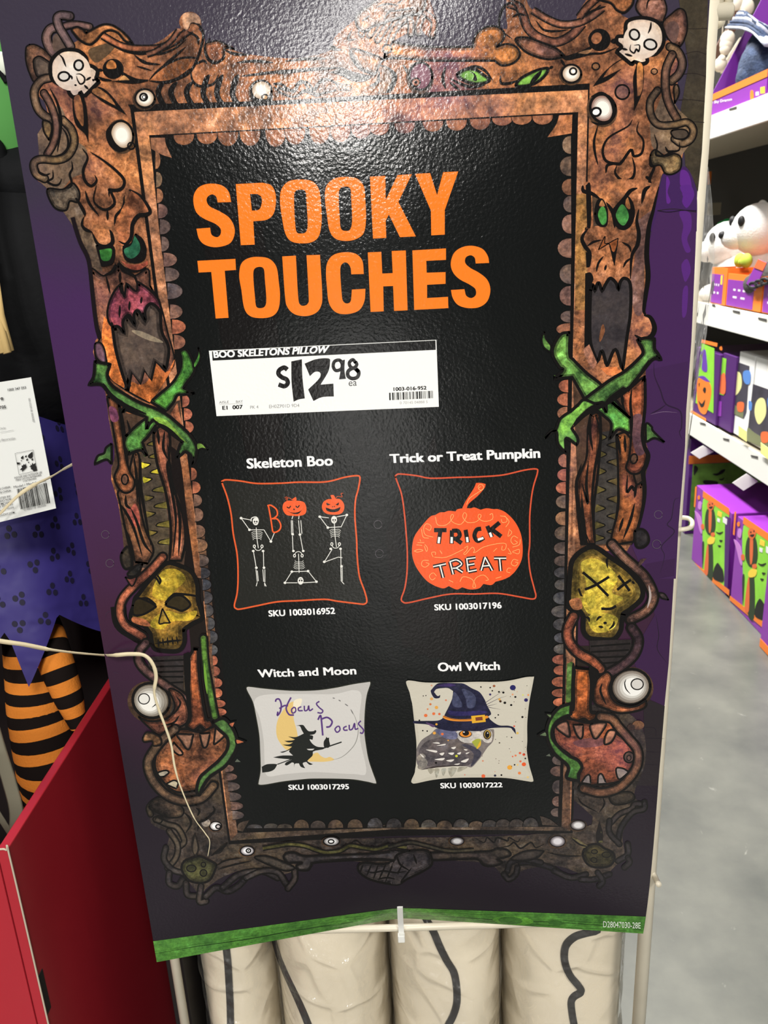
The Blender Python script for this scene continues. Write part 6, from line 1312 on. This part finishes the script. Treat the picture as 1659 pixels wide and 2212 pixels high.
# floor cartons with the pumpkin-headed figure
def scare(r, X, dy, dx, k):           # figure print, measured on the first carton and carried to the next
    o = ZN['Q']; ZN['Q'] = (o[0] + dx, o[1] + dy, o[2] / k)
    x = X - .0008
    mb = MB(); flat3(mb, 'Q', '350,1010 470,1050 600,1120* 555,1860* 440,1800 340,1690* 345,1400', x, LIM); flat3(mb, 'Q', '560,1170* 610,1190* 585,1860* 550,1840*', x - .0003, DVI, False); mb.build('front_print', r)
    mb = MB(); flat3(mb, 'Q', '385,1110 450,1110 470,1250 450,1340 400,1350 365,1260|395,1440 440,1440 440,1780 385,1740|340,1440 360,1440 345,1680', x - .0007, DGR); flat3(mb, 'Q', '405,1120 430,1120 425,1300 405,1320|385,1470 400,1470 395,1720 360,1700', x - .0012, SALM); flat3(mb, 'Q', '388,1070 400,1035 430,1030 452,1050 450,1090 425,1122 400,1110|330,1255 355,1250 358,1295 335,1295|425,1335 455,1330 460,1360 430,1368', x - .0016, SALM)
    flat3(mb, 'Q', '405,1062 415,1055 415,1070|432,1050 442,1046 440,1062|405,1085 440,1080 430,1100 412,1098', x - .0022, BKP); flat3(mb, 'Q', '390,1400 420,1370 460,1380 450,1430 400,1440', x - .0014, YEL); flat3(mb, 'Q', '470,1320 500,1330 540,1320 515,1345 490,1340|505,1400 535,1405 515,1420|490,1450 520,1455 505,1470|450,1690 470,1640 490,1620 520,1660 540,1700 540,1800 450,1770', x - .0012, BKP); mb.build('pumpkin_figure', r)
    mb = MB(); flat3(mb, 'Q', '350,930* 600,1100* 600,1165* 345,990*', x - .0005, ORP, False); flat3(mb, 'Q', '238,1595* 600,1880* 597,1935* 232,1630*', x - .0005, ORP, False); flat3(mb, 'Q', '275,890* 290,890* 275,1090* 262,1080*', x - .0005, ORP, False); mb.build('orange_border', r)
    mb = MB(); flat3(mb, 'Q', '270,1120 330,1190 340,1330 320,1320 290,1200|310,1030 335,1050 325,1110 300,1090', x - .0008, mat('lilac_print', (204, 132, 214), .5)); flat3(mb, 'Q', '296,985 315,975 318,1010 300,1012', x - .001, ORP); flat3(mb, 'Q', '490,1120* 530,1140* 525,1185* 485,1165*', x - .001, YEL, False); flat3(mb, 'Q', '540,1180* 580,1200* 575,1255* 538,1230*|485,1190* 512,1202* 508,1235* 484,1222*', x - .001, WTX, False); mb.build('box_lettering', r)
    ZN['Q'] = o
XA, XB2, XC = 1.35, 1.345, 1.30
ra = carton('violet carton with a pumpkin-headed figure on the floor, farthest of three', XA, PX(1567, 1278, XA).y, PX(1493, 1216, XA).y, .001, .366, .34, VIO, 'pumpkin figure cartons on the floor'); scare(ra, XA, 0, 0, 1)
rb_ = carton('violet carton with a pumpkin-headed figure on the floor, middle of three', XB2, 2.80, PX(1578, 1290, XB2).y, .001, .378, .34, VIO, 'pumpkin figure cartons on the floor'); scare(rb_, XB2, 26, 76, 1.14)
rc = carton('violet carton cut by the right edge of the photo, nearest of three', XC, 2.42, PX(1641, 1395, XC).y, .001, .40, .36, VIO, 'pumpkin figure cartons on the floor')
trim(rc, 'orange_border', (XC - .0012, 2.42, .003), (XC - .0002, PX(1641, 1395, XC).y, .035), ORP)
yk = 4.02
rk = empty('product_box', (1.6, yk, .0), 'green carton with black bats behind the violet floor cartons', 'box')
x0 = P(1486, 1050, yk).x; mb = MB(); mb.box((x0, yk, .001), (1.98, yk + .3, .50), DVI); mb.build('carton', rk, .002)
mb = MB(); a = P(1497, 1003, yk - .001); b = P(1590, 1130, yk - .001); mb.box((a.x, yk - .001, .02), (1.95, yk - .0002, a.z), mat('shaded_green_print', (104, 152, 56), .6, var=.25, vscale=18)); mb.build('front_print', rk)
mb = MB(); a = P(1488, 990, yk - .002); mb.box((a.x, yk - .002, a.z - .03), (1.96, yk - .0004, a.z + .012), OBM); mb.build('orange_border', rk)
mb = MB()
for s in ('440,770 490,760 520,735 560,725 540,760 500,780 470,785', '500,820 530,815 550,800 540,825 515,830', '260,700 280,690 300,720 280,760 260,780', '355,830 480,840 480,870 370,870'):
    l = curve('Q', s, True, 4); mb.slab([P(p.x, p.y, yk - .0022) for p in l], .0006, (0, -1, 0), BKP)
mb.build('bat_print', rk)
# cartons on the lowest level
z3 = .638
def on3(px0, py, px1, py1, X): return PX(px1, py1, X).y, PX(px0, py, X).y
y0, y1 = on3(1495, 893, 1545, 919, 1.42); last = [y0]
rp_ = carton('lime carton with a smiling pumpkin in a witch hat on the lower shelf', 1.42, y0, y1, z3, .955, .4, DVI)
mb = MB(); x = 1.4192; flat3(mb, 'U', '160,1510* 280,1560* 270,2180* 100,2080* 130,1800*', x, LIM, False); mb.build('front_print', rp_)
mb = MB(); flat3(mb, 'U', '120,1860 180,1850 240,1900 250,2000 220,2130 190,2190 140,2160 115,2050', x - .0006, ORP); flat3(mb, 'U', '150,1600 190,1570 205,1650 210,1780 160,1760 165,1660|120,1830* 180,1825 240,1880* 200,1875', x - .0008, mat('hat_violet', (104, 60, 170), .5)); flat3(mb, 'U', '130,1900 140,1890 135,1930|170,1960 185,1930 200,1950 190,1990|130,2060 160,2090 190,2050 180,2110 150,2120', x - .0012, BKP); flat3(mb, 'U', '160,1475* 310,1510* 305,1545* 155,1505*|60,2150* 200,2230* 200,2260* 50,2180*', x - .0006, ORP, False); mb.build('pumpkin_print', rp_)
y2 = (on3(1545, 919, 1578, 936, 1.43)[0], y0); last = [y2[0]]
rq = carton('violet and lime carton between the pumpkin carton and the white cartons', 1.43, y2[0], y2[1] - .005, z3, .965, .4, DVI)
mb = MB(); x = 1.4292; flat3(mb, 'U', '290,1630* 395,1660* 370,2010* 270,1980*', x, LIM, False); flat3(mb, 'U', '245,2040* 350,2070* 345,2210* 240,2200*', x, VIO, False); mb.build('front_print', rq)
mb = MB(); flat3(mb, 'U', '330,1840 380,1800 385,1980 340,1990 320,1930', x - .0006, SALM); flat3(mb, 'U', '330,1550 350,1540 355,1575 335,1575', x - .0006, ORP); mb.build('pumpkin_print', rq)
WBX = mat('white_carton', (240, 240, 238), .5); NIT = mat('night_print', (66, 62, 76), .5, var=.4, vscale=9); PAL = mat('pale_ghost_print', (232, 228, 160), .5); BLU = mat('blue_print', (90, 140, 214), .5); OLV = mat('olive_print', (120, 126, 92), .5)
def white_box(label, pxs, X, du, dv, k):
    ya, yb = on3(*pxs, X); yb = min(yb, last[0] - .004); last[0] = ya; r = carton(label, X, ya, yb, z3, .99, .36, WBX, 'white projector cartons')
    o = ZN['U']; ZN['U'] = (o[0] + du, o[1] + dv, o[2] / k); x = X - .0008
    mb = MB(); flat3(mb, 'U', '430,1665* 615,1730* 585,2170* 560,2230* 375,2150*', x, NIT, False); flat3(mb, 'U', '385,2040 440,2080 560,2150* 555,2225* 376,2148*', x - .0003, OLV); mb.build('front_print', r)
    mb = MB(); flat3(mb, 'U', '450,1840 480,1790 520,1790 540,1850 535,1940 480,2010 445,1930', x - .0008, PAL); flat3(mb, 'U', '560,1780 620,1780 620,1890 580,1900 555,1850|395,1810 420,1830 415,1890 395,1880', x - .0008, BLU); flat3(mb, 'U', '500,2080 560,2080 555,2160 505,2160', x - .001, SALM); mb.build('ghost_print', r)
    ZN['U'] = o
white_box('white projector carton beside the violet cartons on the lower shelf', (1574, 905, 1616, 945, ), 1.44, 0, 0, 1)
white_box('white projector carton cut by the right edge of the photo', (1620, 930, 1690, 985), 1.44, 38, 8, 1.12)
for lab, q in (('white price card hanging under the lower shelf, farther one', [(1492, 978), (1519, 962), (1542, 976), (1511, 991)]), ('white price card hanging under the lower shelf, nearer one', [(1582, 1043), (1613, 1023), (1638, 1040), (1606, 1060)])):
    Y = PX(q[1][0], q[1][1], XF).y - .03; mb = MB(); mb.slab([P(x, y, Y) for x, y in q], .002, (0, 1, 0), WH); o = mb.build('price_card'); tag(o, lab, 'price card')
for lab, (px, py), X in (('small yellow price ticket on the lower shelf rail, farther one', (1603, 930), 1.39), ('small yellow price ticket on the lower shelf rail, nearer one', (1652, 968), 1.39)):
    a = PX(px, py, X); mb = MB(); mb.slab([a + Vector((0, dy, dz)) for dy, dz in ((.04, .012), (-.04, .006), (-.05, -.035), (.03, -.03))], .002, (1, 0, 0), mat('pale_yellow_card', (240, 236, 150), .6)); o = mb.build('price_ticket'); tag(o, lab, 'price ticket')

# middle level: trays and plush dogs
z2 = 1.166
def tray(label, pa, pb, X, h):
    ya = PX(*pb, X).y; yb = PX(*pa, X).y; r = empty('display_tray', (X + .15, (ya + yb) / 2, z2), label, 'display tray', 'orange display trays')
    mb = MB(); t = .006
    for lo, hi in (((X, ya, z2), (X + t, yb, z2 + h)), ((X + t, ya, z2), (X + .3, ya + t, z2 + h)), ((X + t, yb - t, z2), (X + .3, yb, z2 + h)), ((X + .3, ya, z2), (X + .3 + t, yb, z2 + h * 1.15)), ((X + t, ya + t, z2), (X + .3, yb - t, z2 + t))): mb.box(lo, hi, ORP)
    mb.build('tray_body', r)
    mb = MB(); mb.box((X - .001, ya + (yb - ya) * .22, z2 + .004), (X - .0002, yb - .005, z2 + h * .82), VIO); mb.build('front_print', r)
    mb = MB(); m0 = ya + (yb - ya) * .3
    for k in (0, 1):
        zz = z2 + h * (.50 - .22 * k); letter(mb, ('- - -', '- -')[k], [(X - .0015, ya + (yb - ya) * .8, zz), (X - .0015, ya + (yb - ya) * .45, zz), (X - .0015, ya + (yb - ya) * .45, zz + h * .06), (X - .0015, ya + (yb - ya) * .8, zz + h * .06)], WTX, .03)
    mb.box((X - .0016, ya + (yb - ya) * .26, z2 + h * .55), (X - .0008, ya + (yb - ya) * .38, z2 + h * .8), YEL); mb.build('tray_print', r)
    return ya, yb
tray('orange display tray with a violet front below the plush dogs, farthest of three', (1534, 650), (1566, 659), 1.425, .155)
tray('orange display tray with a violet front below the plush dogs, middle of three', (1568, 660), (1642, 680), 1.425, .135)
tray('orange display tray at the right photo edge, nearest of three', (1645, 680), (1700, 698), 1.425, .135)
PLU = mat('white_plush', (242, 242, 238), .95, .1, bump=(160, .8, .004)); PBK = mat('black_plush', (24, 24, 26), .6)
def plush(label, body, head, X, rb, rh, look=1, bow_=False):
    b = PX(*body, X); h = PX(*head, X - .04); r = empty('plush_dog', (b.x, b.y, z2 + .05), label, 'plush dog', 'white plush dogs')
    mb = MB(); mb.ball(b, rb * .8, rb * .95, rb, PLU); mb.ball(b + Vector((-.5 * rb, .5 * rb, -.6 * rb)), rb * .5, rb * .35, rb * .35, PLU); mb.ball(b + Vector((-.5 * rb, -.5 * rb, -.6 * rb)), rb * .5, rb * .35, rb * .35, PLU); mb.build('body', r)
    mb = MB(); mb.ball(h, rh, rh, rh * .95, PLU); mb.ball(h + Vector((-rh * .75, .25 * rh * look, -.25 * rh)), rh * .55, rh * .55, rh * .45, PLU); mb.build('head', r)
    for s in (-1, 1): mb = MB(); mb.ball(h + Vector((.05, s * rh * .8, rh * .55)), rh * .25, rh * .3, rh * .55, PLU if s > 0 else PBK, rot=Matrix.Rotation(s * -.5, 3, 'X')); mb.build('ear', r)
    for s in (-1, 1): mb = MB(); mb.ball(h + Vector((-rh * .86, s * rh * .42, rh * .32)), rh * .12, rh * .17, rh * .2, PBK); mb.build('eye', r)
    mb = MB(); mb.ball(h + Vector((-rh * 1.25, .3 * rh * look, -.15 * rh)), rh * .14, rh * .2, rh * .15, PBK); mb.build('nose', r)
    if bow_:
        mb = MB(); q = PX(1605, 566, X - .12); M = mat('lime_felt', (176, 200, 70), .8)
        for s in (-1, 1): mb.ball(q + Vector((0, s * -.034, .006)), .022, .036, .03, M)
        mb.ball(q, .02, .014, .018, M); mb.build('bow', r)
plush('white plush dog with black eyes at the right edge of the middle shelf', (1640, 590), (1640, 495), 1.62, .125, .115)
plush('white plush dog wearing a lime bow on the middle shelf', (1590, 595), (1574, 528), 1.60, .14, .11, 1, True)
r = empty('plush_dragon', PX(1560, 560, 1.72), 'green plush tail rising behind the white plush dogs', 'plush toy')
mb = MB(); mb.tube(catmull([PX(1552, 545, 1.7), PX(1553, 520, 1.7), PX(1560, 500, 1.7), PX(1571, 488, 1.7), PX(1578, 481, 1.7)], False, 5), [.05] * 8 + [.045] * 5 + [.035] * 4 + [.022] * 3 + [.006], mat('green_plush', (40, 180, 96), .8), 14); mb.build('tail', r)
mb = MB(); a = PX(1540, 590, 1.72); mb.ball(a, .06, .07, .08, PBK); mb.build('body', r)
q = [PX(x, y, 1.408) for x, y in ((1612, 612), (1638, 560), (1656, 568), (1630, 628))]
r = empty('hang_tag', q[0], 'violet and orange hang tag leaning on the orange tray', 'hang tag'); mb = MB(); mb.slab(q, .002, (1, 0, 0), VIO); mb.build('card', r); mb = MB(); q2 = [PX(x, y, 1.4065) for x, y in ((1629, 578), (1638, 560), (1656, 568), (1648, 585))]; mb.slab(q2, .001, (-1, 0, 0), SALM); mb.build('tag_print', r)
r = empty('plush_spider', PX(1640, 615, 1.45), 'dark grey plush spider in front of the plush dogs at the right edge', 'plush toy')
mb = MB(); GRY = mat('grey_plush', (74, 72, 70), .9, bump=(90, .8, .006)); mb.ball(PX(1638, 614, 1.46), .05, .09, .05, GRY); mb.ball(PX(1655, 600, 1.47), .05, .08, .06, GRY); mb.build('body', r)
for px in (1628, 1640, 1652):
    mb = MB(); l = [PX(px + 9 * math.cos(t * .7), 616 - (px - 1628) * .35 + 6 * math.sin(t * .7), 1.41) for t in range(10)]; mb.tube(l, .006, PBK, 6); mb.build('ring', r)

# top level: violet tray with a plush dragon
z1 = FZ[0][1]
Yd = 4.0; r = empty('display_tray', (1.6, 3.5, z1 + .001), 'violet and orange tray holding a dark plush dragon on the top shelf', 'display tray')
ya, yb = PX(1655, 200, 1.415).y, PX(1532, 240, 1.415).y
mb = MB(); mb.box((1.415, ya, z1 + .001), (1.421, yb, z1 + .085), VIO); mb.build('front_lip', r)
mb = MB(); mb.box((1.413, ya, z1 + .062), (1.4148, yb, z1 + .088), ORP); mb.build('orange_border', r)
mb = MB(); letter(mb, 'LED Sky Dragon', [PX(1527, 228, 1.4142), PX(1581, 219, 1.4142), PX(1581, 211, 1.4142), PX(1527, 220, 1.4142)], WTX, .02); flat3(mb, 'V', '625,870 650,870 655,940 625,950', 1.4142, ORP); flat3(mb, 'V', '675,880* 705,875* 705,910* 675,915*', 1.4142, WTX, False); flat3(mb, 'V', '720,835* 762,825* 762,890* 720,895*', 1.4138, YEL, False); mb.build('tray_lettering', r)
mb = MB(); mb.slab([P(x, y, yb - .002) for x, y in ((1536, 240), (1537, 204), (1650, -12), (1720, -140), (1760, 180), (1680, 240))], .006, (0, -1, 0), mat('tray_side', (112, 36, 146), .5)); mb.build('side_panel', r)
r2 = carton('violet carton at the right photo edge beside the dragon tray', 1.415, ya - .5, ya - .01, z1 + .001, z1 + .12, .3, VIO)
DRG = mat('navy_plush', (52, 66, 92), .85, var=.5, vscale=26, bump=(120, .8, .006)); SIL = mat('silver_feather', (176, 182, 196), .6, var=.3, vscale=40)
r = empty('plush_dragon', PX(1640, 150, 1.55), 'navy and silver plush dragon sitting in the violet tray', 'plush toy')
mb = MB(); mb.ball(PX(1650, 150, 1.56), .10, .12, .13, DRG); mb.ball(PX(1628, 168, 1.52), .07, .07, .07, DRG); mb.ball(PX(1648, 112, 1.56), .07, .07, .09, DRG); mb.build('body', r)
for i in range(7):
    mb = MB(); t = i / 6; mb.tube(catmull([PX(1664, 96 - 4 * i, 1.5 + .01 * i), PX(1640, 72 - 6 * i + 20 * t * t, 1.49), PX(1612, 46 + 5 * (3 - i), 1.48 + .008 * i), PX(1568 + 5 * i, 44 + 2.5 * (6 - i) - i * 2, 1.48 + .01 * i)], False, 5), [.03] * 5 + [.026] * 5 + [.020] * 5 + [.006], SIL if i in (0, 3, 5) else DRG, 8, True, .35); mb.build('wing_feather', r)
mb = MB(); mb.tube(catmull([PX(1605, 182, 1.47), PX(1620, 173, 1.46), PX(1632, 172, 1.46), PX(1646, 178, 1.47)], False, 5), .008, SIL, 8); mb.build('claw', r)
# pale bony decorations hanging farther back
BON = mat('bone_white', (226, 216, 196), .6); BRN = mat('brown_board', (84, 58, 46), .8)
for lab, l in (('string of pale bony discs hanging beyond the violet tray', [(1572, 84, 13), (1569, 96, 12), (1567, 106, 10)]), ('pale round ornament hanging above the violet tray', [(1556, 140, 12), (1559, 128, 7)]), ('pale lumpy ornament hanging at the top right', [(1612, 16, 14), (1604, 30, 9), (1590, 6, 12)])):
    r = empty('bone_ornament', P(l[0][0], l[0][1], 4.6), lab, 'ornament'); mb = MB()
    for x, y, rr in l: mb.ball(P(x, y, 4.6), rr * .0028, .02, rr * .0028, BON, 14, 10)
    mb.build('discs', r); mb = MB(); t_ = P(l[0][0], l[0][1] - 8, 4.6); mb.tube([t_, t_ + Vector((0, 0, .6))], .003, BON, 6); mb.build('cord', r)
mb = MB(); mb.slab([P(x, y, 4.7) for x, y in ((1540, 140), (1598, 52), (1652, -60), (1600, -60), (1585, 40), (1535, 120))], .03, (0, 1, 0), BRN); o = mb.build('slanted_board'); tag(o, 'brown slanted board behind the dangling bone ornaments', 'board')
mb = MB(); mb.slab([P(x, y, 4.68) for x, y in ((1556, 150), (1600, 80), (1606, 84), (1560, 158))], .02, (0, 1, 0), BON); o = mb.build('pale_strip'); tag(o, 'pale strip along the slanted violet side of the dragon tray', 'strip')
